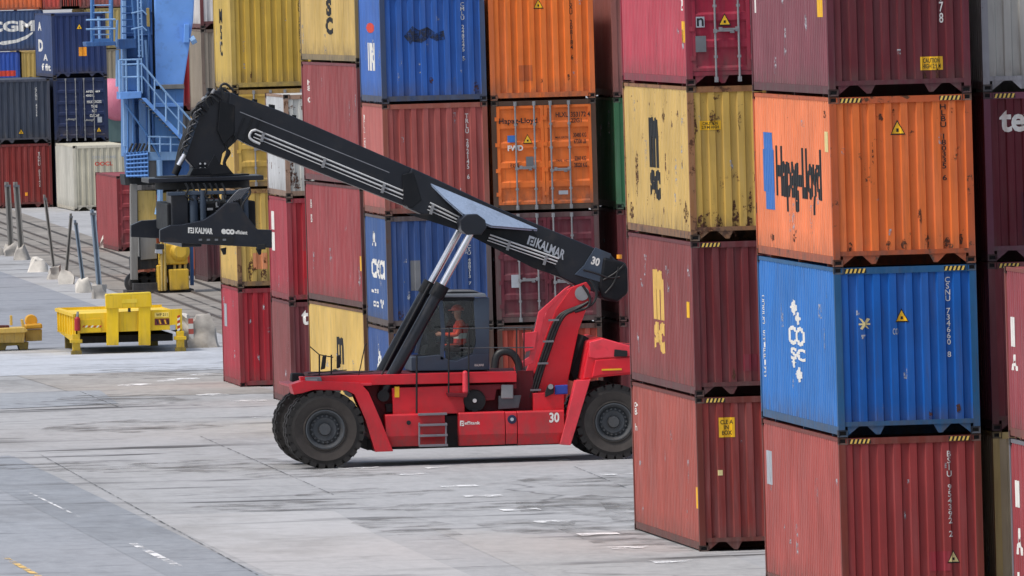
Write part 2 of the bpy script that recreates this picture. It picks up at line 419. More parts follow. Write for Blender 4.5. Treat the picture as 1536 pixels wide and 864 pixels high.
# --- nearest full stack, right of the picture
A = Stack(gp(1258, 657, HC), L=FT)
A.add('dusty red container at the foot of the nearest stack, white code over a cream triangle', (150, 58, 58), HC, rust=.16, fade=.25,
      side=(174, 86, 80), frame=(120, 55, 45), marks=[('haz',), ('V', 'E', 'BSIU 954392 2', (1.84, 1.93, 1.15, 2.62), 'white'), ('tri', 1.92, .70, .19, 'signcream'),
      ('plate', 'S', (.55, 1.35, 1.75, 2.35), 'palegrey', '', 'white')])
A.add('bright blue container above the lowest red one, warning triangle and white code on its end', (18, 94, 178), HC, rust=.06, fade=.18,
      side=(54, 124, 200), frame=(36, 92, 138), marks=[('haz',), ('V', 'E', 'CSNU 734660 8', (1.9, 1.99, 1.31, 2.68), 'white'), ('tri', 1.145, 1.93, .2, 'signyellow'),
      ('poly', 'E', [[(.40, 2.03), (.46, 2.0), (.58, 1.83), (.52, 1.86)], [(.42, 1.84), (.46, 1.82), (.60, 2.0), (.55, 2.02)], rect(.40, .60, 1.9, 1.93)], 'signcream'),
      ('T', 'E', 'CO', (.98, 1.08, 1.72, 1.83), 'palegrey', .02),
      ('poly', 'S', [diamond(5.6, 2.08, .55, .15), diamond(6.2, 1.9, .4, .12), diamond(6.2, .92, .55, .14), diamond(5.4, 1.12, .3, .1)], 'white'),
      ('T', 'S', 'CO', (4.6, 7.2, 1.42, 1.76), 'white', .035), ('T', 'S', 'SC', (4.9, 7.3, 1.16, 1.38), 'white', .035),
      ('V', 'S', 'COSCO SHIPPING', (.45, .95, .75, 2.2), 'white')])
A.add('rust-spotted orange container with blue emblem and black lettering on its long side', (232, 118, 55), HC, rust=.42, fade=.2,
      side=(245, 140, 92), frame=(190, 92, 50), marks=[('haz',), ('V', 'E', 'HLBU 180335 6', (1.9, 2.0, 1.42, 2.72), 'black'), ('tri', 1.16, 2.22, .22, 'signyellow'),
      ('poly', 'S', [[(1.5, 2.2), (2.9, 2.2), (2.95, .84), (1.6, .84)], [(1.25, 1.9), (3.1, 1.9), (3.1, 1.15), (1.25, 1.15)]], 'bluelet'),
      ('T', 'S', 'Hapag-Lloyd', (3.4, 10.5, .84, 1.98), 'black', .045), ('plate', 'S', (11.2, 11.7, 1.95, 2.3), 'signcream', '', 'black'), ('rust', 'E', ((.3, .33, .05, .1), (.95, .35, .06, .1), (1.22, .34, .06, .16), (1.5, .85, .05, .2), (1.62, .4, .06, .14), (1.95, .36, .07, .12), (2.2, .4, .05, .12), (.86, 2.5, .07, .12), (1.1, 2.6, .04, .07), (2.1, 2.62, .03, .06), (.72, 1.9, .02, .25))), ('rust', 'S', ((11.3, 2.6, .25, .12), (6, .4, .3, .1), (2.5, .35, .4, .1)))])
A.add('deep maroon container on top of the nearest stack, yellow caution placard on its end', (104, 38, 46), HC, rust=.06, fade=.15,
      side=(136, 78, 88), frame=(96, 38, 50), marks=[('plate', 'E', (1.58, 1.97, .40, .63), 'signyellow', 'CAUTION\nHIGH 2.9 M', 'black'), ('V', 'E', 'T78', (1.92, 2.01, 1.2, 1.75), 'white'),
      ('plate', 'S', (10.6, 11.3, 1.35, 1.65), 'signyellow', '', 'black'), ('V', 'S', 'AI', (.5, .9, 1.4, 1.9), 'white')])

# --- second stack, left of it and farther back
B = Stack(gp(1050, 828, 0), L=FT)
B.add('brick red container on the ground right of the vehicle, yellow placard high on its end', (136, 54, 50), HC, rust=.24, fade=.35,
      side=(172, 88, 78), frame=(110, 50, 42), marks=[('haz',), ('plate', 'E', (.42, .72, 2.13, 2.5), 'signyellow', 'CLE A\nIN\nBOX', 'black'), ('plate', 'E', (.38, .47, 1.42, 1.52), 'signcream', '', 'black'), ('tri', 1.38, 1.8, .2, 'signyellow'),
      ('plate', 'S', (11.6, 12.0, .8, 1.2), 'signyellow', '', 'black'), ('V', 'S', 'o8 h', (.5, 1.0, 1.95, 2.5), 'white')])
B.add('maroon container with a gold emblem on its side, under the rusty yellow one', (114, 44, 48), HC, rust=.12, fade=.25,
      side=(140, 70, 70), frame=(105, 46, 50), marks=[('haz',), ('T', 'S', 'm', (4.75, 6.6, 1.3, 2.3), 'gold', .08), ('T', 'S', 'sc', (4.75, 6.7, .66, 1.26), 'gold', .06),
      ('plate', 'S', (10.9, 11.4, 1.45, 1.75), 'signyellow', '', 'black')])
B.add('rusty yellow container with a black emblem on its side, below the crimson door', (206, 168, 84), HC, rust=.62, fade=.3,
      side=(214, 180, 108), frame=(150, 104, 66), marks=[('T', 'S', 'm', (4.75, 6.5, 1.3, 2.3), 'black', .08), ('T', 'S', 'sc', (4.75, 6.6, .68, 1.26), 'black', .06), ('rust', 'E', ((.53, .3, .08, .28), (.84, .42, .09, .38), (1.1, .3, .08, .24), (1.33, .34, .07, .2), (1.14, .72, .05, .25), (.46, 2.28, .08, .2), (.97, 2.24, .05, .22), (.2, .3, .12, .3), (.1, 2.2, .1, .5), (1.7, .3, .12, .25), (2.1, .35, .1, .3))), ('rust', 'S', ((2.2, 1.2, .35, .6), (11.2, .5, .5, .25), (1.0, .4, .5, .2), (7.5, 2.3, .3, .2))),
      ('plate', 'E', (.22, .62, 2.07, 2.24), 'signyellow', 'CAUTION\n2.9 M HIGH', 'black')])
B.add('crimson container with white locking bars, topmost of the stack right of the boom tail', (160, 34, 60), HC, end='door', rust=.05, fade=.25,
      side=(194, 76, 92), frame=(150, 40, 62), marks=[('tri', .74, 1.1, .2, 'signyellow'), ('plate', 'E', (.20, .36, 1.08, 1.28), 'palegrey', 'n', 'black'), ('plate', 'E', (.18, .38, .62, .92), 'grey', '', 'black'),
      ('plate', 'S', (11.4, 11.8, .8, 1.2), 'signyellow', '', 'black'), ('V', 'S', 'a2', (11.3, 11.6, 1.4, 1.8), 'white')])

# --- third stack at the right edge
cC = gp(1482, 392, HC * 2 + GAP * 2)
Cs = Stack(cC, L=FT)
Cs.add('weathered beige container at the foot of the far right stack', (176, 158, 128), HC, rust=.35, fade=.3, full=True, frame=(190, 165, 110))
Cs.add('brownish maroon container under the one with large white letters', (122, 52, 58), HC, rust=.15, frame=(120, 62, 66), marks=[('haz',)])
Cs.add('dark maroon container with large white letters on its end at the right edge', (96, 30, 42), HC, rust=.06, fade=.15, frame=(116, 66, 84), marks=[('haz',), ('T', 'E', 'tex', (.27, 1.02, 2.2, 2.58), 'white', .03)])
Cs.add('pale grey container at the top right corner of the yard', (180, 178, 172), HC, rust=.2, fade=.4, frame=(165, 165, 170))
# --- stack at the very right edge, in front of it
cD = gp(1506, 400, HC * 2)
Ds = Stack(Vector((cD.x, cD.y - 6.058, 0)), L=6.058)
Ds.add('red container side with tall white letters, lowest at the right edge', (150, 56, 64), HC, rust=.1, side=(160, 66, 72), frame=(120, 120, 126), marks=[('T', 'S', 'I', (.6, 1.2, 1.75, 2.2), 'white', .04), ('T', 'S', 'A', (.55, 1.35, .95, 1.4), 'white', .03), ('T', 'S', 'L', (.6, 1.3, .2, .65), 'white', .03)])
Ds.add('dull red container side with tall white letters above another at the right edge', (140, 60, 68), HC, rust=.1, side=(150, 72, 78), frame=(140, 80, 70), marks=[('T', 'S', 'I', (.6, 1.15, 1.55, 2.05), 'white', .04), ('T', 'S', 'A', (.55, 1.35, 1.15, 1.42), 'white', .03)])

# --- row behind the vehicle
pe = gp(583, 493, 2.591)
E = Stack(pe)
brn = (92, 70, 60)
E.add('dark blue container at ground level behind the lift cylinders', (40, 70, 128), rust=.15, side=(62, 92, 150), frame=brn, marks=[('T', 'S', 'A', (2.4, 4.0, 1.55, 2.0), 'white', .03), ('T', 'S', 'A', (2.9, 3.8, 1.2, 1.4), 'white', .03)])
E.add('scuffed mid blue container behind the chrome lift rods', (48, 78, 134), rust=.22, fade=.35, side=(62, 96, 152), frame=(88, 76, 76), marks=[('rust', 'E', ((1.35, .5, .08, .12), (.3, .3, .1, .15))), ('scrape', 'E', ((1.2, .7, .04, .1), (.9, 1.2, .03, .06), (2.1, .5, .04, .1))), ('V', 'E', 'ICSU 488313 7', (1.88, 1.97, .95, 1.95), 'white'),
      ('T', 'S', 'A', (2.0, 3.0, 1.85, 2.2), 'white', .03), ('T', 'S', 'CXCI', (1.6, 5.2, 1.1, 1.55), 'white', .04), ('T', 'S', 'm 2 1', (1.5, 3.2, .75, .85), 'white', .03), ('T', 'S', 'oo V', (1.8, 4.8, .42, .62), 'white', .03),
      ('poly', 'E', [rect(.55, .78, .85, 1.55)], 'grey')])
E.add('faded brick container with a white stacked code, under the royal blue one', (168, 82, 76), rust=.2, fade=.35, side=(190, 108, 102), frame=(150, 84, 70), marks=[('V', 'E', 'TRLU 292145 6', (1.92, 2.0, .8, 2.32), 'white'), ('V', 'S', 'TRLU 2921456', (.5, .9, 1.0, 2.3), 'white')])
blot = [(.55, 1.55), (.75, 1.78), (.9, 1.68), (1.1, 1.75), (1.3, 1.6), (1.48, 1.66), (1.5, 1.45), (1.3, 1.42), (1.15, 1.5), (.95, 1.38), (.75, 1.42), (.7, 1.35)]
E.add('royal blue container with a dark scuff on its end and a red side dot', (44, 94, 174), rust=.12, fade=.3, side=(66, 112, 190), frame=(62, 78, 110),
      marks=[('scrape', 'E', ((.45, .9, .03, .08), (.9, .8, .02, .15), (.4, .62, .03, .1), (1.7, .5, .03, .1))), ('rust', 'E', ((1.15, .5, .07, .1), (2.2, .3, .08, .2))), ('V', 'E', 'CMLU 248245 5', (1.88, 1.97, .95, 2.3), 'white'), ('poly', 'E', [blot], 'scuff'), ('poly', 'S', [[(3.1 + 1.1 * math.cos(a * .5236), 1.75 + .12 * math.sin(a * .5236)) for a in range(12)]], 'redlet'),
      ('T', 'S', 'IIRI', (2.3, 4.2, .75, 1.4), 'white', .05)])
G0 = Stack(Vector((pe.x + CW + .09, pe.y, 0)))
G0.add('brown-orange container on the ground behind the red support frame', (168, 66, 48), rust=.35, frame=(90, 62, 54))
G0.add('dark maroon container doors behind the boom lettering', (104, 40, 52), end='door', rust=.12, frame=(92, 66, 66), marks=[('T', 'E', '335676 6', (1.6, 2.2, 1.62, 1.76), 'white', .02), ('T', 'E', '22G1', (1.7, 1.95, 1.45, 1.57), 'white', .02), ('plate', 'E', (.36, .56, .85, 1.15), 'palegrey', '', 'black')])
OW = [('T', 'E', 'Hapag-Lloyd', (.17, 1.07, 2.02, 2.18), 'black', .025), ('T', 'E', 'HLXU 353172 4', (1.5, 2.3, 2.17, 2.29), 'black', .02), ('T', 'E', '22G1', (1.85, 2.1, 2.04, 2.14), 'black', .02),
      ('tri', .83, 1.58, .19, 'signyellow'), ('plate', 'E', (.36, .54, 1.62, 1.78), 'bluelet', '', 'white'), ('T', 'E', 'FWD', (.36, .72, 1.42, 1.55), 'white', .04), ('plate', 'E', (.78, .96, 1.02, 1.28), 'grey', '', 'black'),
      ('T', 'E', 'MAX GROSS', (1.48, 1.78, 1.68, 1.73), 'black', .02), ('T', 'E', '30480 KG\n67200 LB', (1.9, 2.2, 1.55, 1.8), 'black', .02, 1.1), ('T', 'E', 'TARE  NET', (1.48, 1.78, 1.14, 1.19), 'black', .02), ('T', 'E', '2260 KG\n28220 KG', (1.9, 2.2, 1.0, 1.26), 'black', .02, 1.1), ('T', 'E', '22G1\nTARE', (.4, .62, 1.03, 1.13), 'black', .01),
      ('plate', 'E', (1.52, 1.74, .38, .47), 'palegrey', '', 'black')]
G0.add('orange container doors with black lettering and steel locking bars', (236, 118, 48), end='door', rust=.1, fade=.15, frame=(84, 60, 46), marks=OW)
G0.add('plain orange container with a black stacked code, above the orange doors', (240, 122, 48), rust=.08, fade=.2, frame=(226, 116, 56), marks=[('tri', 1.17, 2.1, .2, 'signyellow'), ('V', 'E', 'HLXU 208184 6', (1.88, 1.97, .9, 2.4), 'black')])
G1 = Stack(Vector((pe.x + 2 * CW + .52, pe.y, 0)))
G1.add('dark red container in the narrow gap behind the vehicle tail', (112, 44, 48), rust=.3, full=True)
G1.add('dull red container in the gap left of the maroon container with the gold emblem', (120, 46, 50), rust=.3)
G1.add('green container glimpsed left of the rusty yellow one', (52, 112, 72), rust=.25, frame=(60, 108, 74))
G1.add('faded brown-red container glimpsed left of the crimson one', (150, 92, 84), rust=.4, frame=(150, 92, 84))

# --- long containers seen along their sides, left of the blue ones
ph = gp(545, 465, HC)
Hs = Stack(ph, rot=R(1.6), L=FT)
MSD = dict(rust=.15, fade=.4)
Hs.add('yellow container side with a black emblem behind the front mirrors', (214, 178, 96), HC, side=(222, 188, 108), frame=(110, 76, 50), marks=[('T', 'S', 'm', (6.0, 7.6, 1.5, 2.15), 'black', .04), ('T', 'S', 'sc', (4.6, 9.4, .75, 1.35), 'black', .04)], **MSD)
Hs.add('faded red container side under the boom with a dark corner post', (150, 62, 66), HC, side=(160, 70, 74), frame=(92, 48, 46), marks=[('V', 'S', 'a8 s9', (1.0, 1.5, 1.9, 2.45), 'white'), ('plate', 'S', (11.6, 12.0, .9, 1.25), 'signyellow', '', 'black')], **MSD)
Hs.add('scratched red container side above the boom, below a yellow one', (144, 60, 64), HC, side=(152, 72, 74), frame=(120, 56, 62), marks=[('V', 'S', 'h8 0', (1.2, 1.7, 1.9, 2.45), 'white')], **MSD)
Hs.add('yellow container side with black letters at the top, left of the royal blue one', (206, 172, 96), HC, side=(210, 178, 106), frame=(150, 130, 90), marks=[('T', 'S', 'M\nS\nC', (5.6, 7.2, .65, 1.95), 'black', .06)], **MSD)

# --- behind those
pi_ = gp(434, 453, 2.591)
I_ = Stack(pi_)
I_.add('dark red container with a large white letter, left of the yellow container side', (112, 46, 52), rust=.3, side=(140, 80, 80), frame=(104, 52, 54), marks=[('T', 'E', 'tex', (.3, .95, 2.0, 2.38), 'white', .03)])
I_.add('bright red container under the rust-streaked white one', (168, 40, 50), rust=.12, side=(172, 66, 78), frame=(150, 50, 60), marks=[('T', 'S', 'I\nI', (.8, 1.6, 1.2, 2.2), 'white', .03)])
I_.add('rust-streaked white container behind the boom', (198, 198, 192), rust=.6, fade=.3, side=(196, 198, 200), frame=(160, 130, 110), marks=[('rust', 'E', ((.12, 1.2, .12, 1.1), (.2, .5, .15, .3), (.6, .6, .05, .5)))])
pj = gp(357, 432.7, 2.591)
J = Stack(pj)
J.add('crimson red container standing on the ground left of the vehicle', (166, 36, 48), rust=.08, fade=.2, side=(178, 62, 76), frame=(140, 45, 52), marks=[('plate', 'S', (.7, 1.7, 1.5, 2.1), 'palegrey', '', 'black')])
J.add('stained yellow container on top of the crimson one beside the lifting frame', (204, 170, 90), rust=.5, fade=.3, side=(212, 178, 100), frame=(150, 115, 70), marks=[('rust', 'E', ((.35, .5, .1, .4), (.7, .35, .1, .2), (1.0, .9, .05, .6), (.3, 1.6, .06, .3), (1.2, .3, .1, .2)))])
J.add('yellow container doors behind the boom head', (206, 168, 80), end='door', rust=.2, side=(206, 172, 92), frame=(170, 135, 75))
J.add('clean ochre yellow container topmost behind the boom head', (196, 160, 66), rust=.08, fade=.2, side=(206, 176, 92), frame=(190, 160, 80), marks=[('V', 'E', 'MSCU 123071 6', (1.78, 1.86, .9, 2.45), 'black'), ('T', 'S', 'M\nS\nC', (2.0, 2.9, .85, 2.1), 'black', .04)])

# --- far left stacks
LG = 'far stacks at the left edge'
pk = gp(40, 312, 0); pk2 = Vector((pk.x - 1.25, pk.y, 0))
K = Stack(pk2, L=FT)
K.add('brick red container at the foot of the far left stack behind the leaning posts', (146, 54, 50), HC, rust=.15, group=LG, frame=(120, 50, 48), marks=[('V', 'E', 'TGHU 85142', (1.82, 1.93, .95, 2.5), 'white'), ('plate', 'E', (1.2, 1.32, .55, .7), 'orangesq', '', 'black')])
K.add('slate grey-blue container above the brick red one at the left edge', (62, 70, 86), HC, rust=.12, group=LG, frame=(70, 74, 88), marks=[('V', 'E', 'GCNU 4726', (1.78, 1.86, 1.2, 2.5), 'white'), ('tri', 1.1, .42, .22, 'signyellow')])
Ls = Stack(Vector((pk2.x + CW + .17, pk.y, 0)), L=FT)
Ls.add('shaded blue container at the foot of the navy stack', (50, 66, 104), HC, rust=.1, group=LG, full=True)
Ls.add('navy blue container doors above the cream container', (32, 46, 84), HC, end='door', rust=.05, fade=.1, group=LG, side=(36, 46, 72), frame=(36, 48, 80), marks=[('T', 'E', 'APZU 469', (1.45, 2.1, 2.2, 2.3), 'white', .04), ('T', 'E', '45G1', (1.45, 1.75, 2.02, 2.12), 'white', .04), ('T', 'E', 'MAX GROSS\nTARE\nNET\nCU CAP', (1.5, 2.15, 1.1, 1.85), 'white', .02, 1.2), ('plate', 'E', (1.95, 2.15, .85, 1.1), 'palegrey', '', 'black'), ('tri', 2.0, .42, .2, 'signyellow')])
Ls.add('navy container with an orange square on its end, above the navy doors', (40, 58, 106), HC, rust=.05, fade=.15, group=LG, side=(62, 82, 128), frame=(38, 54, 96), marks=[('tri', 1.25, 2.15, .24, 'signyellow'), ('plate', 'E', (1.2, 1.55, .95, 1.35), 'orangesq', '', 'black'), ('T', 'S', 'A', (2.2, 4.6, 2.1, 2.5), 'white', .03), ('T', 'S', 'D', (2.2, 5.4, 1.15, 1.7), 'white', .05), ('T', 'S', 'A', (5.5, 8.5, .75, 1.05), 'white', .03), ('T', 'S', 'f fit', (4.2, 10.5, .3, .62), 'white', .03)])
pc = gp(112, 317, 0)
Cr = Stack(pc, L=FT)
Cr.add('cream container with red lettering standing alone on the quay', (206, 200, 178), HC, rust=.1, fade=.3, group=LG, side=(196, 194, 184), frame=(210, 204, 186), marks=[('T', 'E', 'OOCL', (.95, 1.75, 1.98, 2.16), 'redlet', .03), ('T', 'E', 'OOLU 71442', (.85, 1.9, 2.3, 2.42), 'palegrey', .01)])
pm = gp(178, 378, 0)
Ms = Stack(pm, L=FT)
Ms.add('brick red container beside the crane foot, its doors towards us', (140, 48, 54), HC, end='door', rust=.12, group='containers by the crane', side=(160, 72, 76))
# under and behind the crane
cq = at(319, 300, 560); Q = Stack(Vector((cq.x - CW - .05, 560, 0)), L=6.058)
GC = 'containers by the crane'
Q.add('orange-brown container low behind the crane bogie', (170, 84, 48), HC, rust=.2, group=GC)
Q.add('dark grey container behind the crane sill', (92, 92, 94), HC, rust=.15, group=GC)
Q.add('dark red container tall behind the crane leg, right of it', (142, 26, 38), HC, rust=.05, group=GC)
cn = at(312, 424, 549); Nn = Stack(Vector((cn.x, 549, 0)))
Nn.add('dark maroon container just left of the yellow and crimson stack', (82, 40, 46), HC, rust=.2, group=GC)
Nn.add('ochre container partly hidden behind the lifting frame', (196, 160, 84), HC, rust=.3, group=GC)
Nn.add('grey-beige container glimpsed between the crane and the yellow stack', (150, 138, 122), HC, rust=.25, group=GC, frame=(120, 104, 92))
Nn.add('white box container topmost between the crane and the yellow stack', (214, 210, 208), HC, rust=.05, group=GC, frame=(110, 60, 62))
# distant row seen side on
YF = 1012.0
def far(px_right, tier, label, col, L=FT, marks=(), side=True, side_col=None, **k):
    z = tier * (2.591 + GAP); x = at(px_right, 60, YF).x
    if side:                              # turned so that its long side faces this way
        return container(Vector((x, YF, z)), label, col, 2.591, L, rot=math.pi / 2, marks=marks, full=False, group='distant row of containers', side=side_col, **k)
    return container(Vector((x - CW, YF - .3, z)), label, col, 2.591, L, marks=marks, full=False, group='distant row of containers', **k)

far(66, 2, 'distant navy container side with big white letters and a white swoosh', (44, 66, 112), side_col=(62, 84, 124), rust=.02,
    marks=[('T', 'S', 'CMA CGM', (5.3, 11.65, 1.25, 1.95), 'white', .05), ('poly', 'S', [[(9.3, .52), (9.5, .66), (10.4, .74), (11.0, .95), (11.5, 1.22), (11.5, 1.12), (11.1, .78), (10.5, .56), (9.6, .42)]], 'white'), ('V', 'S', 'CGMU 42', (11.88, 12.05, 1.0, 2.3), 'white')])
far(29, 1, 'distant blue container side with a red band and white letters', (40, 74, 160), side_col=(46, 86, 176), rust=.02, marks=[('poly', 'S', [rect(.3, 11.9, 1.05, 1.4)], 'redlet'), ('T', 'S', 'UNIT LINE', (4, 11.2, .3, .72), 'white', .04)])
far(89, 1, 'distant yellow container end beside the blue one with the red band', (196, 166, 92), side=False, rust=.3)
far(64, 3, 'distant orange container side above the navy one with the swoosh', (226, 108, 58), side_col=(228, 116, 66), rust=.05)
far(123, 3, 'distant coral red container end at the top edge beside the orange side', (206, 84, 72), side=False, rust=.05)
far(148, 3, 'distant brown container end at the top edge behind the crane ladder', (150, 84, 78), side=False, rust=.2)
far(190, 3, 'distant dusky pink container end behind the crane ladder top', (164, 96, 92), side=False, rust=.2)
far(185, 2, 'distant sand yellow container end behind the crane staircase', (190, 170, 110), side=False, rust=.2)
far(330, 2, 'distant brick container side behind the crane leg', (150, 70, 64), rust=.1, L=6.058)
far(330, 3, 'distant dark red container side high behind the crane leg', (112, 50, 50), rust=.1, L=6.058)
for i, px in enumerate((66, 200, 340)):
    far(px + (i > 1) * 4, 0, 'grey-green container side low in the distant row', (96, 108, 108), rust=.2, L=5.6 if i else FT)
far(330, 1, 'distant tan container side low behind the crane leg', (150, 130, 100), rust=.2, L=6.058)
far(185, 1, 'distant pale container end low behind the crane staircase', (150, 140, 120), side=False, rust=.2)
# ------------------------------------------------------------------ the reach stacker
RED = paint((220, 24, 42), .05, .12, .36, spec=.5, run=False); REDL = paint((232, 58, 72), .05, .25, .36, spec=.5, run=False)  # REDL: paler red, highlights of the upper faces put into the colour
DARKRED = paint((120, 22, 34), .05, .1, .5, run=False)
BLK = paint((19, 24, 35), .0, .04, .3, spec=.5, run=False); BLK2 = paint((14, 17, 23), 0, .03, .5, run=False)
SLATE = paint((66, 78, 94), .0, .1, .4, run=False); TAILP = paint((66, 78, 94), 0, .15, .35, run=False)
RUB = flat('tyre_rubber', (48, 45, 43), .85, 0, .35, 5); RUBS = flat('tyre_sidewall_dust', (72, 66, 62), .9, 0, .4, 4)
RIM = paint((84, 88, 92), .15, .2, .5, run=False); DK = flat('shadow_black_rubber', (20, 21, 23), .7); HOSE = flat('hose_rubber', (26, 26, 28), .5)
STEP = flat('step_steel', (128, 122, 128), .5, .3); SKYREFL = paint((150, 166, 190), 0, .1, .22, spec=.7, run=False)  # pale blue plate colour imitates sky reflected on the boom
gw = gp(488, 703); Y0 = gw.y
vx = thing('reach_stacker', 'red and black reach stacker with raised telescopic boom, number 30 on its flank', 'reach stacker', (at(700, 690, Y0 + 2).x, Y0 + 2.0, 0))
def w3(pts, y): return [at(px, py, Y0 + y) for px, py in pts]
def plate(pts, y0, y1, name, mat, parent=None, bevel=.012, **k):
    """side outline measured at depth y0, pushed back to y1"""
    return MB().prism(w3(pts, y0), (0, y1 - y0, 0)).build(name, mat, parent or vx, bevel=bevel, **k)
def X(px, y, py=640): return at(px, py, Y0 + y).x
def Z(py, y, px=700): return at(px, py, Y0 + y).z

MB().box(X(548, 1), X(862, 1), Y0 + .55, Y0 + 3.6, .36, .6).build('shadow_block', DK, vx)  # added dark block that deepens the shadow below the chassis
# wheels: dish > tyre, hub
def wheel(px, py, r, y, wd, dish_out=True, px_y=None):
    c = at(px, py, Y0 + (y if px_y is None else px_y)); c = Vector((c.x, Y0 + y, r))
    rr = r * .47
    d = MB().lathe(c, [(0, .16), (rr * .45, .15), (rr * .62, .12), (rr * .8, .17), (rr * .92, .05), (rr, .0), (rr * 1.06, .0), (rr * 1.06, wd - .02), (rr * .8, wd - .02), (0, wd - .1)], 48).build('wheel', RIM, vx, smooth=30)
    ORG[d.name] = ORG[vx.name]
    t = MB().lathe(c, [(rr * 1.04, .02), (rr * 1.12, -.005), (rr * 1.2, .03), (r * .66, .0), (r * .80, -.03), (r * .83, -.012), (r * .88, .0), (r * .94, .03), (r * .955, .07), (r * .955, wd - .07), (r * .93, wd - .03), (r * .8, wd + .02), (rr * 1.04, wd)], 72)
    t.m = [1 if (i % 12) in (1, 2, 3) else 0 for i in range(len(t.f))]
    n = 26
    for i in range(n):
        for side in (0, 1):
            a = 2 * math.pi * (i + .5 * side) / n; e = Vector((math.cos(a), 0, math.sin(a))); tn = Vector((-math.sin(a), 0, math.cos(a)))
            ya, yb = ((-.005, wd * .55), (wd * .5, wd + .005))[side]
            q = []
            for yy, ww in ((ya, .072), (yb, .05)):
                for s_ in (-1, 1):
                    for rad in ((.87 if (yy == ya) == (side == 0) else .94), 1.0): q.append(c + e * r * rad + tn * s_ * ww + Vector((0, yy, 0)))
            t.add(q, [(0, 1, 3, 2), (4, 6, 7, 5), (0, 4, 5, 1), (2, 3, 7, 6), (1, 5, 7, 3), (0, 2, 6, 4)], 0)
    t.build('tyre', [RUB, RUBS], d, smooth=28)
    h = MB().tube([c + Vector((0, .15, 0)), c + Vector((0, .03, 0))], [rr * .36, rr * .3], 24)
    for i in range(18):
        a = 2 * math.pi * i / 18; p = c + Vector((math.cos(a), 0, math.sin(a))) * rr * .72
        h.tube([p + Vector((0, .16, 0)), p + Vector((0, .09, 0))], rr * .06, 6)
    h.build('hub', RIM, d, smooth=40)
RW = .865
wheel(488, 647, RW, 0, .46); wheel(488, 647, RW, .52, .46, px_y=0); wheel(488, 647, RW, 3.1, .46, px_y=0); wheel(488, 647, RW, 3.62, .46, px_y=0)
wheel(921, 632, .83, .15, .5); wheel(921, 632, .83, 3.3, .5, px_y=.15)
MB().tube([at(488, 647, Y0 + .5), at(488, 647, Y0 + .5) + Vector((0, 3, 0))], .28, 16).build('axle', DK, vx, smooth=40)
MB().tube([at(921, 632, Y0 + .5), at(921, 632, Y0 + .5) + Vector((0, 2.8, 0))], .2, 16).build('axle', DK, vx, smooth=40)

# chassis
ch = plate([(470, 562), (800, 556), (800, 600), (845, 600), (845, 655), (560, 660), (555, 600), (540, 580), (470, 582)], .75, 3.4, 'chassis', paint((96, 20, 30), .05, .1, .5), bevel=0)
plate([(450, 565), (775, 557), (775, 573), (590, 577), (452, 580)], .34, .74, 'top_rail', RED)
plate([(588, 582), (697, 578), (697, 620), (590, 622)], .40, .74, 'side_panel', RED)
plate([(698, 578), (775, 575), (775, 583), (745, 584), (742, 600), (698, 604)], .45, .74, 'side_panel', DARKRED)
plate([(800, 590), (846, 588), (846, 617), (800, 618)], .40, .74, 'side_panel', RED)
def tank(pts, lowz, name):
    p = w3(pts, .12); b = MB()
    # upright upper face, lower third sloping in underneath
    (xl, xr) = (p[0].x, p[1].x); zt = p[0].z; zb = p[2].z; zm = zb + (zt - zb) * .33; y = Y0 + .12
    prof = [(y + .03, zt), (y, zt - .03), (y, zm), (y + .13, zb), (y + .6, zb), (y + .6, zt)]
    b.prism([(xl, a, z) for a, z in prof], (xr - xl, 0, 0)); return b.build(name, RED, vx, bevel=.01)
tank([(578, 622), (667, 620), (667, 668), (578, 669)], 0, 'fuel_tank')
tk = tank([(688, 619), (757, 617.5), (757, 667), (688, 668)], 0, 'hydraulic_tank')
tank([(758, 617.5), (775, 617), (775, 666), (758, 667)], 0, 'side_box'); sb = tank([(776, 617), (846, 615), (843, 665.5), (776, 666)], 0, 'battery_box')
plate([(668, 624), (687, 623), (687, 667), (668, 668)], .5, .8, 'side_panel', DK, bevel=0)  # dark sheet in the gap between tanks, standing in for its shade
# front fender: deck and sloping leg
fd = plate([(437, 577), (455, 571), (540, 574), (553, 588), (572, 632), (590, 677), (563, 678), (548, 630), (532, 592), (520, 586), (470, 585), (453, 590), (441, 592)], .05, .98, 'fender', RED)
plate([(437, 577), (455, 571), (540, 574), (548, 580), (470, 581), (444, 585)], 3.05, 4.05, 'fender', RED)
MB().box(X(440, .1), X(560, .1), Y0 + .2, Y0 + 3.9, Z(574, .2), Z(570, .2)).build('front_deck', REDL, vx, bevel=.01)
# rear fender bar, counterweight
plate([(864, 571), (886, 569), (856, 668), (840, 667)], .02, .5, 'fender', REDL)
plate([(873, 571), (884, 512), (905, 507), (946, 519), (985, 522), (1010, 545), (1010, 575), (985, 558), (900, 566)], .1, 4.0, 'counterweight', RED, bevel=.04)
plate([(893, 540), (946, 536), (985, 540), (985, 556), (902, 563), (888, 566)], .04, .12, 'side_panel', RED, bevel=.02)
plate([(884, 513), (904, 507.5), (945, 519), (948, 534), (893, 538), (884, 536)], .06, .12, 'side_panel', REDL, bevel=.02)  # upper counterweight face, its highlight painted as paler red
plate([(874, 533), (884, 508), (876, 503), (856, 560), (864, 573)], 1.2, 2.9, 'radiator', DK, bevel=0)
plate([(922, 524), (941, 526), (941, 535), (921, 535)], .02, .1, 'tail_lamp', DK)
MB().box(X(905, .03), X(935, .03), Y0 + .02, Y0 + .038, Z(555.5, .03, 920), Z(553, .03, 920)).build('reflector_strip', MAT['signyellow'], vx)
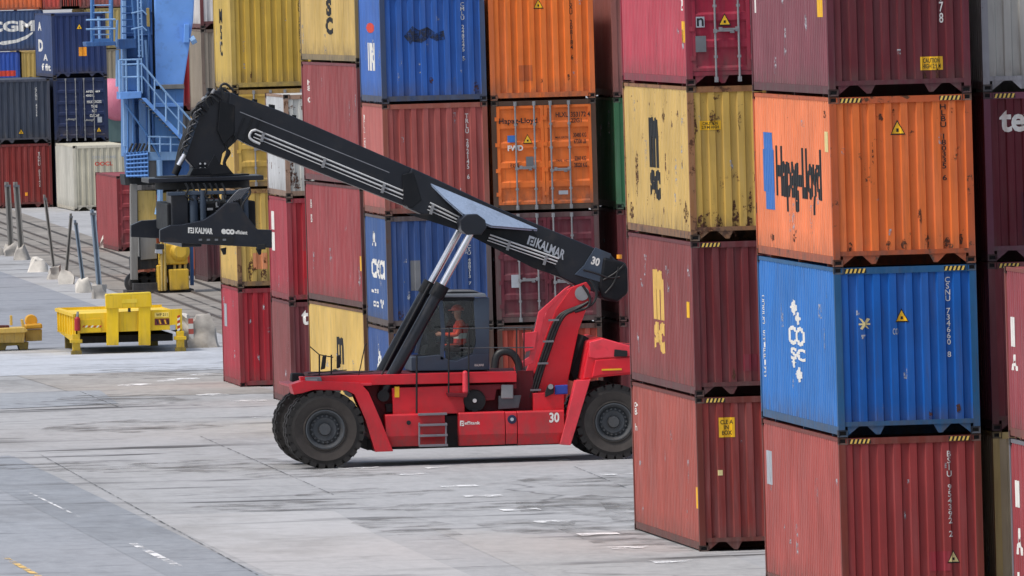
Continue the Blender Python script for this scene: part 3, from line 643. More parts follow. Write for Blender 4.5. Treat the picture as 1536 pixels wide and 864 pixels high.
# boom support frame
fr = [(857, 431), (880, 423), (886, 432), (884, 452), (868, 495), (852, 572), (848, 604), (788, 606), (801, 560), (818, 505), (834, 464)]
plate(fr, .85, 1.05, 'support_frame', RED, bevel=.015); sf = plate(fr, 2.95, 3.15, 'support_frame', RED, bevel=.015)
plate([(846, 436), (857, 431), (836, 465), (820, 506), (803, 560), (788, 606), (772, 606), (790, 556), (806, 500), (822, 462)], .87, 1.0, 'support_frame', REDL, bevel=.015)
plate([(822, 462), (836, 464), (806, 560), (792, 560)], 1.05, 2.95, 'cross_member', DARKRED)
plate([(848, 432), (856, 428), (818, 470), (800, 545), (772, 556), (770, 551), (794, 535), (808, 468)], .5, .62, 'brace_arm', REDL)
plate([(784, 500), (806, 497), (802, 524), (788, 528)], .45, .6, 'valve_block', REDL)
def pipe(pts, y, r, name='hose', mat=None, par=None, n=8):
    p = w3(pts, y); q = []
    for i in range(len(p) - 1):           # soften the corners
        for t in (0, .33, .66): q.append(p[i].lerp(p[i + 1], t))
    q.append(p[-1])
    for _ in range(2): q = [q[0]] + [(q[i - 1] + q[i] * 2 + q[i + 1]) / 4 for i in range(1, len(q) - 1)] + [q[-1]]
    return MB().tube(q, r, n).build(name, mat or HOSE, par or vx, smooth=50)
for k, (dx, dy) in enumerate(((0, 0), (4, 1), (8, 2))):
    pipe([(880 + dx / 3, 455 - dy), (862, 462 + dx / 2), (840 + dx, 470), (829 + dx, 488), (818 + dx, 520), (806 + dx, 555), (794 + dx, 596)], .78 - k * .01, .034)
pipe([(885, 420), (897, 440), (890, 458), (868, 466)], .7, .03); pipe([(874, 428), (886, 445), (884, 462), (862, 468)], .68, .03)
for px, py in ((833, 480), (824, 512), (815, 545), (803, 585)): MB().box(X(px - 6, .7), X(px + 10, .7), Y0 + .68, Y0 + .72, Z(py + 1.5, .7, px), Z(py - 1.5, .7, px)).build('hose_clamp', MAT['galv'], vx)
MB().tube([at(873, 440, Y0 + .78), at(873, 440, Y0 + 3.2)], .16, 20).build('pivot_pin', MAT['galv'], vx, smooth=40)

# boom, one rectangular box inside another, top edge and bottom edge measured
by0, by1 = 1.45, 2.65
bm_ = plate([(345, 139), (420, 166), (640, 262), (700, 290), (700, 336), (640, 322), (560, 290), (375, 218), (352, 206), (340, 190)], by0 + .12, by1 - .12, 'boom', BLK, bevel=.02)
ob = plate([(618, 252), (640, 262), (745, 311), (880, 367), (917, 383), (925, 392), (905, 440), (880, 436), (845, 418), (690, 345), (660, 334), (612, 312), (604, 298), (612, 265)], by0, by1, 'boom_sleeve', BLK, bevel=.025)
plate([(604, 262), (620, 258), (632, 300), (618, 312), (606, 306)], by0 - .03, by1 + .03, 'boom_collar', BLK2, bevel=.01)
# lens-shaped plate leaning outwards above the lift pivot, sky reflection painted as its pale colour
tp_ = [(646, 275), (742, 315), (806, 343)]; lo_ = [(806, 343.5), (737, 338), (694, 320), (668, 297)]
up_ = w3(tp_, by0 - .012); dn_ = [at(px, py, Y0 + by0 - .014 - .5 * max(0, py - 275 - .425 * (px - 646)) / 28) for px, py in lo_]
MB().prism(up_ + dn_, (0, .03, -.05)).build('sky_reflection_plate', SKYREFL, vx)
bk_ = [p + Vector((0, .45, -.12)) for p in dn_]
MB().add([*[p - Vector((0, 0, .02)) for p in dn_], *bk_], [(0, 1, 5, 4), (1, 2, 6, 5), (2, 3, 7, 6), (3, 2, 1, 0), (4, 5, 6, 7), (0, 4, 7, 3)]).build('reflection_plate_web', BLK2, vx)
plate([(606, 320), (660, 322), (696, 318), (722, 326), (800, 345), (842, 416), (800, 402), (690, 346), (640, 330)], by0 - .05, by0, 'boom_flange', BLK2, bevel=.01)
lug = plate([(690, 330), (700, 322), (716, 321), (728, 330), (730, 342), (722, 352), (700, 352), (692, 345)], by0 - .95, by0 + .1, 'pivot_lug', BLK, bevel=.02)
plate([(690, 330), (700, 322), (716, 321), (728, 330), (730, 342), (722, 352), (700, 352), (692, 345)], by1 - .1, by1 + .95, 'pivot_lug', BLK, bevel=.02)
tl = plate([(893, 371), (917, 381), (903, 424), (862, 412), (876, 398)], by0 - .06, by0 - .005, 'tail_panel', TAILP, bevel=.008)
plate([(905, 385), (928, 391), (938, 394), (945, 410), (942, 440), (925, 454), (905, 449), (898, 432)], by0 - .1, by1 + .1, 'boom_tail', BLK2, bevel=.06)
for q in (((905, 420), (920, 412), (932, 402), (938, 395)), ((908, 440), (922, 425), (928, 400)), ((875, 405), (895, 410), (915, 418), (930, 415))): pipe(q, by0 - .16, .022)
MB().tube([at(929, 388, Y0 + 1.2), at(929, 382, Y0 + 1.2)], .06, 12).build('beacon', MAT['orangesq'], vx, smooth=40)
# steel pipes clipped along the boom
for dx, dy, r_ in ((0, 0, .019), (-2, 5.5, .019), (-4, 10.5, .011)):
    st = [(385 + dx * 2, 197 + dy), (378 + dx * 2, 199 + dy)] if dy < 6 else [(388, 205 + dy * .6)]
    pipe([(384 + dx, 195 + dy), (640 + dx, 301 + dy)], by0 + .06, r_, 'hydraulic_pipe', MAT['pipe'])
    pipe([(645 + dx, 304 + dy), (690 + dx, 326 + dy * .8)], by0 - .06, r_, 'hydraulic_pipe', MAT['pipe'])
    pipe([(735 + dx, 352 + dy * .8), (838 + dx, 388 + dy * .8)], by0 - .1, r_, 'hydraulic_pipe', MAT['pipe'])
pipe([(384, 195), (377, 196), (373, 205), (378, 211), (390, 216)], by0 + .06, .03, 'hydraulic_pipe', MAT['pipe'])
pipe([(360, 168), (584, 259)], by0 + .08, .012, 'cable_guide', flat('cable_guide', (120, 122, 128), .5))
for px, py in ((396, 203), (488, 242), (577, 280), (650, 312), (765, 366), (820, 388)):
    MB().prism(w3([(px - 2, py - 5), (px + 2, py - 4), (px - 2, py + 10), (px - 6, py + 9)], by0 + (-.0 if px < 640 else -.13)), (0, .08, 0)).build('pipe_clip', MAT['galv'], vx)
for sx in (365, 378, 390):
    MB().prism(w3([(sx, 176), (sx + 3, 177), (sx - 12, 214), (sx - 15, 213)], by0 + .08), (0, .05, 0)).build('boom_rib', BLK2, vx)
plate([(430, 222), (436, 224), (433, 233), (428, 231)], by0 + .3, by0 + .5, 'bump_stop', BLK2)
# lift cylinders: barrel > rod, collar
for y, sh in ((.62, 0), (3.45, 0)):
    A0 = at(574, 590, Y0 + .62) + Vector((0, y - .62, 0)); A1 = at(656, 427, Y0 + .62) + Vector((0, y - .62, 0)); A2 = at(711, 341, Y0 + .62) + Vector((0, y - .62, 0))
    d = (A2 - A0).normalized(); A1 = A0 + d * (A1 - A0).length
    cy = MB().tube([A0, A0 + d * .12, A1], [.11, .135, .135], 24).build('lift_cylinder', BLK, vx, smooth=40); ORG[cy.name] = ORG[vx.name]
    MB().tube([A1 - d * .02, A2], .078, 20).build('rod', MAT['rod'], cy, smooth=40)
    MB().tube([A1 - d * .26, A1 + d * .05], .172, 24).build('collar', BLK2, cy, smooth=40)
    pipe([(566, 575), (600, 508), (645, 425)], y - .2, .022, 'hose') if y < 1 else None
    MB().tube([A0 + Vector((0, -.2, -.05)), A0 + Vector((0, .2, -.05))], .13, 16).build('pivot_pin', DK, vx, smooth=40)
plate([(548, 577), (600, 577), (600, 618), (576, 618), (560, 600)], .72, .8, 'recess_panel', DARKRED, bevel=0)
plate([(578, 606), (602, 604), (602, 617), (580, 619)], .55, .74, 'hydraulic_valve', DK)
plate([(592, 580), (599, 580), (599, 596), (592, 596)], .385, .40, 'warning_sticker', MAT['signyellow'], bevel=0)

# boom head, slewing table
plate([(318, 135), (348, 139), (372, 158), (372, 192), (352, 214), (334, 230), (330, 250), (322, 262), (300, 262), (277, 236), (284, 208), (296, 176), (306, 150)], by0 + .25, by1 - .25, 'boom_head', BLK, bevel=.02)
plate([(330, 150), (352, 158), (352, 200), (336, 218), (326, 196)], by0 + .1, by1 - .1, 'boom_head', BLK2, bevel=.02)
plate([(296, 165), (305, 158), (290, 205), (280, 234), (276, 228), (284, 196)], by0 + .2, by0 + .3, 'head_edge', SLATE)
for i in range(9):
    a0 = 292 + i * 5.5; b0 = 176 - i * 4.5
    pipe([(a0, b0 + 4), (a0 - 7, b0 - 6 - 3 * (i % 3)), (a0 + 3, b0 - 16 + 2 * (i % 2)), (a0 + 14, b0 - 4)], by0 + .05 + .12 * (i % 4), .028)
for i in range(4): pipe([(300 - i * 3, 165 + i * 3), (283 - i * 3, 198 + i * 2), (272 - i * 2, 232), (262, 262 - i)], by0 + .1 + .1 * i, .026)
for i in range(7):
    a0 = 300 - i * 4; b0 = 158 + i * 11
    pipe([(a0 + 6, b0 - 6), (a0 - 5, b0 - 1 + i % 3), (a0 - 7, b0 + 8), (a0 + 1, b0 + 15)], by0 + .02, .02, 'hose', flat('hose_sheath', (70, 72, 78), .4) if i % 2 else None)
for i, (px, py, s_) in enumerate(((330, 138, 5), (352, 143, 4), (380, 152, 4), (405, 161, 5), (312, 137, 6), (440, 175, 3))):
    plate([(px, py), (px + s_ * 1.5, py + s_ * .55), (px + s_ * 1.5, py - s_ * .7), (px, py - s_ * .9)], by0 + .3, by0 + .7, 'cable_bracket', BLK2, bevel=0)
pipe([(277, 232), (268, 248)], by0, .06, 'damper_rod', MAT['rod']); pipe([(268, 248), (262, 262)], by0, .08, 'damper_rod', BLK2)
for i in range(3): pipe([(337, 214 + i * 4), (342 + i * 3, 228), (334, 244), (338 + i * 4, 258)], by0 + .2 + i * .1, .024)
MB().tube([at(304, 249, Y0 + by0 + .2), at(304, 249, Y0 + by1 - .2)], .09, 16).build('pivot_pin', BLK2, vx, smooth=40)
for i in range(4): MB().tube([at(304 + 5 * math.cos(i * 1.57 + .78), 249 + 5 * math.sin(i * 1.57 + .78), Y0 + by0 + .24), at(304 + 5 * math.cos(i * 1.57 + .78), 249 + 5 * math.sin(i * 1.57 + .78), Y0 + by0 + .16)], .025, 6).build('bolt', MAT['pipe'], vx)
for i, (px, py) in enumerate(((286, 172), (292, 166), (299, 160), (303, 150), (310, 143), (318, 140), (296, 158), (288, 180))): MB().tube([at(px, py, Y0 + by0 + .1), at(px + 4, py - 4 - i % 3, Y0 + by0 + .1)], .035, 8).build('hose_coupling', MAT['galv'] if i % 2 else BLK, vx)
plate([(290, 252), (340, 250), (352, 262), (284, 264)], by0 + .15, by1 - .15, 'head_foot', BLK2, bevel=.02)
# spreader > beams, frame, lettering
spc = at(323, 300, Y0 + 2.05)
sp = MB().box(spc.x - 1.55, spc.x + 1.0, Y0 + .9, Y0 + 3.2, Z(271, 2.05, 320), Z(264, 2.05, 320)).build('spreader', BLK, vx, bevel=.02); ORG[sp.name] = ORG[vx.name]
MB().tube([Vector((spc.x - .28, Y0 + 2.05, Z(282, 2.05, 320))), Vector((spc.x - .28, Y0 + 2.05, Z(262, 2.05, 320)))], 1.05, 32).build('slewing_ring', BLK2, sp, smooth=40)
yn, yf = -.95, 5.05
nb = [(240, 345), (256, 338), (274, 337), (306, 330), (322, 320), (340, 304), (357, 304), (366, 318), (386, 344), (408, 345), (408, 372), (240, 363)]
plate(nb, yn, yn + .3, 'end_beam', BLK, sp, bevel=.015)
dxn = at(240, 345, Y0 + yn); 
pn = [p + Vector((-.22, yf - yn, .02)) for p in w3(nb, yn)]
MB().prism(pn, (0, .3, 0)).build('end_beam', BLK, sp, bevel=.015)
zs0, zs1 = Z(338, .5, 300), Z(300, .5, 300)
for xo in (-.75, .25): MB().box(spc.x + xo - .22, spc.x + xo + .22, Y0 + yn + .3, Y0 + yf, zs0 - .45, zs0 - .02).build('telescopic_beam', BLK, sp, bevel=.02)
MB().box(spc.x - 1.2, spc.x + .75, Y0 + .3, Y0 + 3.8, zs0 - .1, zs1 - .05).build('spreader_frame', BLK2, sp, bevel=.03)
for xo, yo, ww in ((-.62, .16, .1), (-.42, .1, .07), (.5, .2, .09)):
    MB().tube([Vector((spc.x + xo, Y0 + yo, zs0 - .1)), Vector((spc.x + xo, Y0 + yo, zs1 + .22))], ww, 14).build('hydraulic_cylinder', SLATE, sp, smooth=40)
MB().box(spc.x - 1.12, spc.x - .74, Y0 + .1, Y0 + 1.6, zs0 - .2, zs1 + .2).build('valve_box', BLK, sp, bevel=.03)
MB().box(spc.x + .1, spc.x + .42, Y0 + .12, Y0 + 1.6, zs0 + .1, zs1 + .1).build('valve_box', BLK, sp, bevel=.03)
MB().box(spc.x - 1.2, spc.x + .6, Y0 + .05, Y0 + .2, zs1 + .12, zs1 + .2).build('hose_tray', SLATE, sp, bevel=.01)
for i in range(10):
    x_ = spc.x - .3 + random.uniform(-.1, .4); z_ = random.uniform(zs0, zs1); MB().box(x_, x_ + random.uniform(.05, .14), Y0 + .05, Y0 + .16, z_, z_ + random.uniform(.04, .12)).build('hydraulic_fitting', (MAT['galv'], BLK, SLATE)[i % 3], sp, bevel=.005)
MB().prism(w3([(318, 262), (346, 258), (342, 250), (330, 246), (322, 232), (312, 250)], .4), (0, .1, 0)).build('bracket', BLK2, sp)
for i in range(7): pipe([(278 + i * 9, 275), (284 + i * 9, 284 + 3 * (i % 3)), (276 + i * 10, 293), (290 + i * 8, 300)], .05 + .04 * (i % 3), .024, 'hose', par=sp)
HG = flat('hose_grey', (84, 86, 92), .45)
for i in range(6): pipe([(340 + i * 4, 306 - i * 1.5), (350 + i * 4, 293 - i * 1.5), (360 + i * 3, 284 - i * .5)], -.4, .022, 'hose', HG, par=sp)
pipe([(374, 283), (377, 290), (364, 304), (361, 320)], -.4, .022, 'hose', par=sp)
pipe([(268, 285), (262, 300), (258, 335)], .3, .03, 'hose', par=sp); pipe([(357, 290), (364, 305), (362, 325)], .1, .04, 'hose', par=sp)
for px in (335, 388): MB().tube([at(px, 372, Y0 + yn + .15), at(px + 2, 382, Y0 + yn + .15)], [.07, .03], 8).build('twist_lock', DK, sp)
for px in (248, 400): MB().box(X(px - 6, yn), X(px + 6, yn), Y0 + yn - .03, Y0 + yn + .36, Z(374, yn, px), Z(366, yn, px)).build('twist_lock', DK, sp, bevel=.01)
MB().prism(w3([(298, 354), (352, 356), (350, 366), (300, 364)], yn - .012), (0, .012, 0)).build('recess_panel', DK, sp)
for k in range(4):
    px = 306 + k * 12; MB().box(X(px, yn), X(px + 5, yn), Y0 + yn - .02, Y0 + yn - .014, Z(361, yn, px), Z(358, yn, px)).build('slot_plate', MAT['grey'], sp)

# writing on a measured upright plane: corners give the lower left, lower right and upper left of the words
def write(txt, ll, lr, ul, y, mat, parent, bold=.02, name='lettering'):
    bm = letter_bm(txt, (0, 1, 0, 1), bold); a, b, c = w3([ll, lr, ul], y); o = ORG[parent.name]
    for v in bm.verts: v.co = a + (b - a) * v.co.x + (c - a) * v.co.y - o
    me = bpy.data.meshes.new(name); bm.to_mesh(me); bm.free(); me.materials.append(MAT[mat]); return put(name, me, parent)
def emblem(ll, lr, ul, y, parent, mat='white'):
    a, b, c = w3([ll, lr, ul], y); B_ = MB(); P = lambda u, v: a + (b - a) * u + (c - a) * v
    B_.prism([P(0, 0), P(.25, 0), P(.25, .75), P(.75, .75), P(.75, 1), P(0, 1)], (0, -.004, 0)); B_.prism([P(.4, 0), P(1, 0), P(1, 1), P(.85, 1), P(.85, .2), P(.4, .2)], (0, -.004, 0))
    B_.prism([P(.4, .35), P(.7, .35), P(.7, .6), P(.4, .6)], (0, -.004, 0)); return B_.build('emblem', MAT[mat], parent)
write('KALMAR', (803, 371), (845, 390), (807, 357), by0 - .06, 'palegrey', vx, .03); emblem((790, 366), (801, 370), (794, 353), by0 - .055, vx, 'palegrey')
write('30', (886, 396), (898, 400), (889, 384), by0 - .065, 'white', vx, .04)
write('30', (824, 634), (839, 633.5), (824, 619), .115, 'white', vx, .03); write('effitank', (697, 637), (720, 636.5), (697, 632), .115, 'white', vx, .02); emblem((690, 639), (696, 639), (690, 631), .117, vx)
write('KALMAR', (293, 350), (319, 351.5), (293, 341), yn - .006, 'white', sp, .04); emblem((282, 349.5), (291, 350), (282, 341), yn - .004, sp)
write('eco', (332, 351), (352, 352), (332, 343), yn - .006, 'white', sp, .05); write('efficient', (353, 351), (371, 352), (353, 345), yn - .006, 'white', sp, .03)

# flank fittings
c_ = at(712, 601, Y0 + .36)
rl = MB().lathe(c_, [(0, 0), (.05, 0), (.06, .02), (.22, .02), (.24, .0), (.25, .06), (.25, .14), (0, .14)], 32).build('hose_reel', DK, vx, smooth=30)
MB().tube([c_ + Vector((0, .02, 0)), c_ + Vector((0, -.02, 0))], .045, 14).build('hub_cap', MAT['white'], vx)
plate([(707, 614), (718, 614), (712, 625)], .3, .4, 'reel_bracket', DK)
plate([(694, 556), (702, 556), (703, 590), (694, 591)], .18, .3, 'fire_extinguisher', REDL, bevel=.05); plate([(670, 589), (702, 590), (700, 596), (672, 595)], .15, .4, 'bracket', DARKRED)
plate([(752, 577), (770, 577), (770, 598), (752, 598)], .38, .5, 'electric_box', MAT['galv'], bevel=.02); plate([(748, 594), (782, 593), (778, 612), (748, 614)], .4, .6, 'step_plate', flat('dark_plate', (70, 72, 78), .5), bevel=.01)
plate([(832, 578), (852, 577), (852, 591), (832, 592)], .36, .4, 'filter_can', flat('blue_filter', (36, 66, 160), .5), bevel=.02); plate([(822, 578), (831, 577), (831, 590), (818, 596), (818, 588)], .3, .4, 'filter_head', DK, bevel=.01)
MB().tube([at(826, 580, Y0 + .32), at(826, 580, Y0 + .25)], .06, 10).build('gauge', MAT['galv'], vx)
fc = at(768, 629, Y0 + .12)
MB().lathe(fc + Vector((0, -.012, 0)), [(0, .0), (.045, 0), (.05, -.004), (.09, -.004), (.1, .0), (.1, .03)], 20).build('filler_cap', flat('navy_cap', (24, 28, 66), .5), vx)
MB().tube([fc + Vector((0, -.01, 0)), fc + Vector((0, -.022, 0))], .04, 12).build('cap_key', MAT['palegrey'], vx)
ct = at(613, 634, Y0 + .12); MB().tube([ct + Vector((0, .0, 0)), ct + Vector((0, -.02, 0))], .05, 12).build('door_latch', DK, vx)
# steps
ld = MB()
for py in (620, 636, 652, 667): ld.box(X(628, -.02), X(671, -.02), Y0 - .06, Y0 + .12, Z(py + 3, -.02, 650), Z(py - .5, -.02, 650))
for px in (629, 669): ld.tube([at(px, 634, Y0 - .02), at(px, 668, Y0 - .02)], .022, 8)
ld.build('ladder', STEP, vx, bevel=.006)
# cab deck, rails
def rail(pts, y, r=.018, mat=None, name='handrail'): return MB().tube(w3(pts, y), r, 8).build(name, mat or DK, vx, smooth=40)
RG = flat('rail_paint', (70, 72, 76), .5)
rail([(625, 620), (625, 534)], .2, .022); rail([(673, 595), (673, 540), (674, 492)], .2); rail([(703, 590), (703, 530), (704, 492)], .2)
rail([(661, 493), (740, 492), (802, 491)], .25, .014, RG); rail([(690, 522), (800, 521)], .25, .012, RG); rail([(775, 560), (775, 492)], .25, .015); rail([(786, 555), (786, 492)], .3, .015)
pipe([(742, 552), (744, 532), (756, 526), (770, 530), (778, 544), (779, 556)], .5, .085, 'intake_pipe')
# front lamps and mirrors
plate([(458, 566), (482, 565), (484, 577), (460, 577)], .1, .5, 'headlight', MAT['grey'], bevel=.03); plate([(438, 560), (456, 560), (460, 572), (437, 573)], 1.9, 2.4, 'headlight', DK, bevel=.03)
MB().box(X(461, .08), X(478, .08), Y0 + .088, Y0 + .1, Z(575, .08, 470), Z(568, .08, 470)).build('lamp_glass', MAT['galv'], vx)
for px, y in ((479, .5), (497, .9)):
    rail([(px, 573), (px, 532)], y, .018, DK, 'mirror_post')
rail([(465, 520), (479, 532), (500, 536)], .5, .012, DK, 'mirror_arm'); rail([(462, 560), (520, 555)], .6, .012, DK, 'mirror_arm')
plate([(484, 534), (490, 532), (488, 553), (481, 555)], .4, .46, 'mirror', DK, bevel=.02); plate([(505, 534), (510, 532), (511, 551), (505, 553)], .8, .86, 'mirror', DK, bevel=.02)
rail([(535, 577), (547, 520), (550, 515)], .5, .012, DK, 'aerial'); rail([(455, 565), (560, 557)], .4, .012, DK, 'cable')

# cab > frame, roof, windows, seat
GL, nt, b = nodes('cab_glass'); b.inputs['Base Color'].default_value = (.9, .95, .95, 1); b.inputs['Roughness'].default_value = .03; b.inputs['IOR'].default_value = 1.4
tr = nt.nodes.new('ShaderNodeBsdfTransparent'); tr.inputs[0].default_value = (.88, .92, .92, 1); gl = nt.nodes.new('ShaderNodeBsdfGlossy'); gl.inputs['Roughness'].default_value = .04
fz = nt.nodes.new('ShaderNodeFresnel'); fz.inputs[0].default_value = 1.52; mxs = nt.nodes.new('ShaderNodeMixShader')
nt.links.new(fz.outputs[0], mxs.inputs[0]); nt.links.new(tr.outputs[0], mxs.inputs[1]); nt.links.new(gl.outputs[0], mxs.inputs[2])
nt.links.new(mxs.outputs[0], [n for n in nt.nodes if n.type == 'OUTPUT_MATERIAL'][0].inputs[0])
GLD = GL.copy(); GLD.name = 'shaded_cab_glass'  # far windows darkened so the cab interior looks shaded
for n in GLD.node_tree.nodes:
    if n.type == 'BSDF_TRANSPARENT': n.inputs[0].default_value = (.12, .15, .15, 1)
cy0, cy1 = 1.0, 2.75
cab = plate([(617, 536), (660, 532), (673, 540), (685, 541), (712, 530), (734, 530), (734, 555), (617, 557)], cy0, cy1, 'cab', SLATE, bevel=.02); ORG[cab.name] = ORG[vx.name]
plate([(659, 446), (664, 441), (728, 440), (731, 446)], cy0 - .05, cy1 + .05, 'roof', flat('cab_roof', (120, 126, 134), .5), cab, bevel=.02)
plate([(669, 444), (678, 441), (712, 441), (720, 444)], cy0 + .2, cy1 - .2, 'roof_hatch', MAT['grey'], cab, bevel=.02).location.z += .08
for y in (cy0, cy1 - .08):
    plate([(710, 447), (734, 446), (734, 531), (708, 531), (712, 522), (714, 512)], y, y + .08, 'pillar', SLATE, cab, bevel=.01)
    plate([(658, 447), (664, 446), (668, 500), (666, 540), (660, 540), (662, 500)], y, y + .06, 'pillar', SLATE, cab, bevel=.01)
    plate([(664, 446), (712, 446), (712, 451), (664, 452)], y, y + .06, 'roof_rail', BLK2, cab, bevel=.005)
    plate([(650, 447), (659, 447), (640, 478), (627, 530), (622, 530), (634, 478)], y + .05, y + .1, 'pillar', SLATE, cab, bevel=.005)
    plate([(664, 452), (713, 451), (713, 512), (710, 528), (684, 539), (668, 538)], y + .03, y + .036, 'window', GL if y < 2 else GLD, cab, bevel=0)
    plate([(656, 449), (663, 475), (664, 534), (626, 532), (640, 478)], y + .06, y + .066, 'window', GL if y < 2 else GLD, cab, bevel=0)
fa = w3([(650, 448), (637, 478), (623, 530)], cy0 + .05)
fb = [p + Vector((0, cy1 - cy0 - .1, 0)) for p in fa]
MB().add([*fa, *fb], [(0, 1, 4, 3), (1, 2, 5, 4)]).build('windscreen', GL, cab)
plate([(715, 450), (730, 450), (730, 530), (715, 530)], cy0 + .3, cy1 - .3, 'rear_panel', BLK2, cab)
plate([(700, 506), (708, 480), (713, 481), (713, 534), (690, 536), (688, 528), (700, 527)], 1.6, 2.15, 'seat', DK, cab, bevel=.04)
plate([(640, 520), (660, 515), (664, 534), (636, 534)], 1.3, 2.5, 'dashboard', DK, cab, bevel=.03)
sw = at(668, 520, Y0 + 1.87); B_ = MB()
B_.tube([sw + Vector((math.sin(a * .3307) * .1, math.cos(a * .3307) * .2, math.sin(a * .3307) * .18)) for a in range(20)], .016, 6); B_.tube([sw, sw + Vector((-.25, 0, -.3))], .025, 6); B_.build('steering_wheel', DK, cab)
plate([(640, 500), (652, 497), (654, 520), (642, 522)], 1.25, 1.3, 'display_screen', BLK2, cab)
write('KALMAR', (712, 549.5), (726, 549.2), (712, 546), cy0 - .012, 'white', cab, .03)

# the driver, sitting
def person(label, hip, face=-1):
    hip = Vector(hip); f = Vector((face, 0, 0)); l = Vector((0, 1, 0)); u = Vector((0, 0, 1))
    J_ = {}; E_ = []
    def j(n, p, r, par=None): J_[n] = (p, r); (E_.append((par, n)) if par else None)
    j('pelvis', hip, .16); j('waist', hip + u * .2 + f * .0, .15, 'pelvis'); j('chest', hip + u * .42 + f * .03, .17, 'waist'); j('neckb', hip + u * .56 + f * .05, .085, 'chest')
    j('neck', hip + u * .62 + f * .07, .062, 'neckb'); j('chin', hip + u * .69 + f * .10, .08, 'neck'); j('head', hip + u * .79 + f * .09, .105, 'chin'); j('crown', hip + u * .87 + f * .08, .085, 'head')
    for s in (-1, 1):
        k = 'l' if s > 0 else 'r'
        j('sh' + k, hip + u * .5 + l * s * .2 + f * .04, .075, 'neckb'); j('el' + k, hip + u * .28 + l * s * .27 + f * .14, .055, 'sh' + k)
        j('wr' + k, hip + u * .30 + l * s * .18 + f * .40, .038, 'el' + k); j('ha' + k, hip + u * .31 + l * s * .16 + f * .50, .042, 'wr' + k)
        for q in range(4): j('f%d' % q + k, hip + u * (.33 - q * .022) + l * s * .14 + f * (.59 - .01 * abs(q - 1)), .011, 'ha' + k)
        j('t' + k, hip + u * .36 + l * s * .12 + f * .53, .013, 'ha' + k)
        j('th' + k, hip + l * s * .11 + f * .1 - u * .01, .1, 'pelvis'); j('kn' + k, hip + l * s * .13 + f * .48 + u * .02, .075, 'th' + k); j('an' + k, hip + l * s * .13 + f * .58 - u * .40, .05, 'kn' + k); j('to' + k, hip + l * s * .14 + f * .76 - u * .44, .045, 'an' + k)
    names = list(J_); idx = {n: i for i, n in enumerate(names)}
    me = bpy.data.meshes.new('person'); me.from_pydata([J_[n][0] - hip for n in names], [(idx[a], idx[b]) for a, b in E_], [])
    o = bpy.data.objects.new('person', me); C.objects.link(o)
    sk = o.modifiers.new('skin', 'SKIN'); sd = me.skin_vertices[0].data
    for i, n in enumerate(names): sd[i].radius = (J_[n][1], J_[n][1] * (1.25 if n in ('chest', 'waist', 'pelvis') else 1))
    sd[0].use_root = True
    su = o.modifiers.new('sub', 'SUBSURF'); su.levels = 2; su.render_levels = 2
    bpy.context.view_layer.update()
    m2 = bpy.data.meshes.new_from_object(o.evaluated_get(bpy.context.evaluated_depsgraph_get()))
    o.modifiers.clear(); o.data = m2; o.location = hip; m2.materials.clear()
    for mt in (flat('orange_workwear', (238, 70, 30), .8), flat('skin', (190, 130, 105), .6), flat('dark_trousers', (70, 34, 34), .8), flat('boot', (30, 28, 28), .7)): m2.materials.append(mt)
    hd = J_['head'][0] - hip
    for p in m2.polygons:
        c = p.center; p.use_smooth = True
        p.material_index = 1 if c.z > .60 else (1 if (abs(c.x) > .44 and c.z > .2) else (2 if c.z < .06 else 0))
        if c.z < -.38: p.material_index = 3
    ORG[o.name] = hip; tag(o, label, 'person')
    H = hip + (J_['head'][0] - hip)
    B_ = MB(); ring = 20                   # helmet: dome and peak
    for k in range(6):
        a = k * math.pi / 2 / 5
        for i in range(ring):
            t = 2 * math.pi * i / ring; r_ = .135 * math.cos(a)
            B_.v.append(tuple(H + Vector((math.cos(t) * r_ * 1.12, math.sin(t) * r_, .03 + .135 * math.sin(a)))))
    for k in range(5):
        for i in range(ring): B_.f.append((k * ring + i, k * ring + (i + 1) % ring, (k + 1) * ring + (i + 1) % ring, (k + 1) * ring + i)); B_.m.append(0)
    B_.prism([H + Vector((face * .12, -.1, .04)), H + Vector((face * .21, -.05, .035)), H + Vector((face * .21, .05, .035)), H + Vector((face * .12, .1, .04))], (0, 0, .012))
    B_.build('helmet', flat('orange_helmet', (240, 72, 38), .4), o, smooth=40)
    B_ = MB()
    B_.prism([H + Vector((face * .1, -.015, .02)), H + Vector((face * .135, 0, -.02)), H + Vector((face * .1, .015, -.02))], (0, 0, -.012)); B_.build('nose', flat('skin', (190, 130, 105), .6), o)
    for s in (-1, 1): MB().lathe(H + Vector((face * .092, s * .035 - .01, .015)), [(0, 0), (.012, .004), (.012, .016), (0, .02)], 10).build('eye', flat('eye', (30, 26, 24), .4), o)
    MB().box(*sorted((H.x + face * .088, H.x + face * .1)), H.y - .025, H.y + .025, H.z - .062, H.z - .054).build('mouth', flat('lip', (140, 76, 70), .6), o)
    for s in (-1, 1): MB().lathe(H + Vector((-face * .01, s * .105 - .012, 0)), [(0, 0), (.03, .0), (.034, .012), (.03, .024), (0, .024)], 12).build('ear', flat('skin', (190, 130, 105), .6), o)
    vs = MB(); c0 = hip + Vector((0, 0, .2))
    for z, rx, ry in ((.10, .185, .225), (.2, .175, .215), (.32, .18, .225), (.44, .185, .235), (.52, .16, .2)):
        vs.v += [tuple(hip + Vector((math.cos(t * .31416) * rx * 1.0 + face * .02, math.sin(t * .31416) * ry, z))) for t in range(20)]
    for k in range(4):
        for i in range(20): vs.f.append((k * 20 + i, k * 20 + (i + 1) % 20, (k + 1) * 20 + (i + 1) % 20, (k + 1) * 20 + i)); vs.m.append(1 if k == 1 else 0)
    vs.build('safety_vest', [flat('red_vest', (200, 44, 34), .8), flat('reflective_band', (200, 200, 190), .4)], o, smooth=40)
    return o
hp = at(694, 521, Y0 + 1.87)
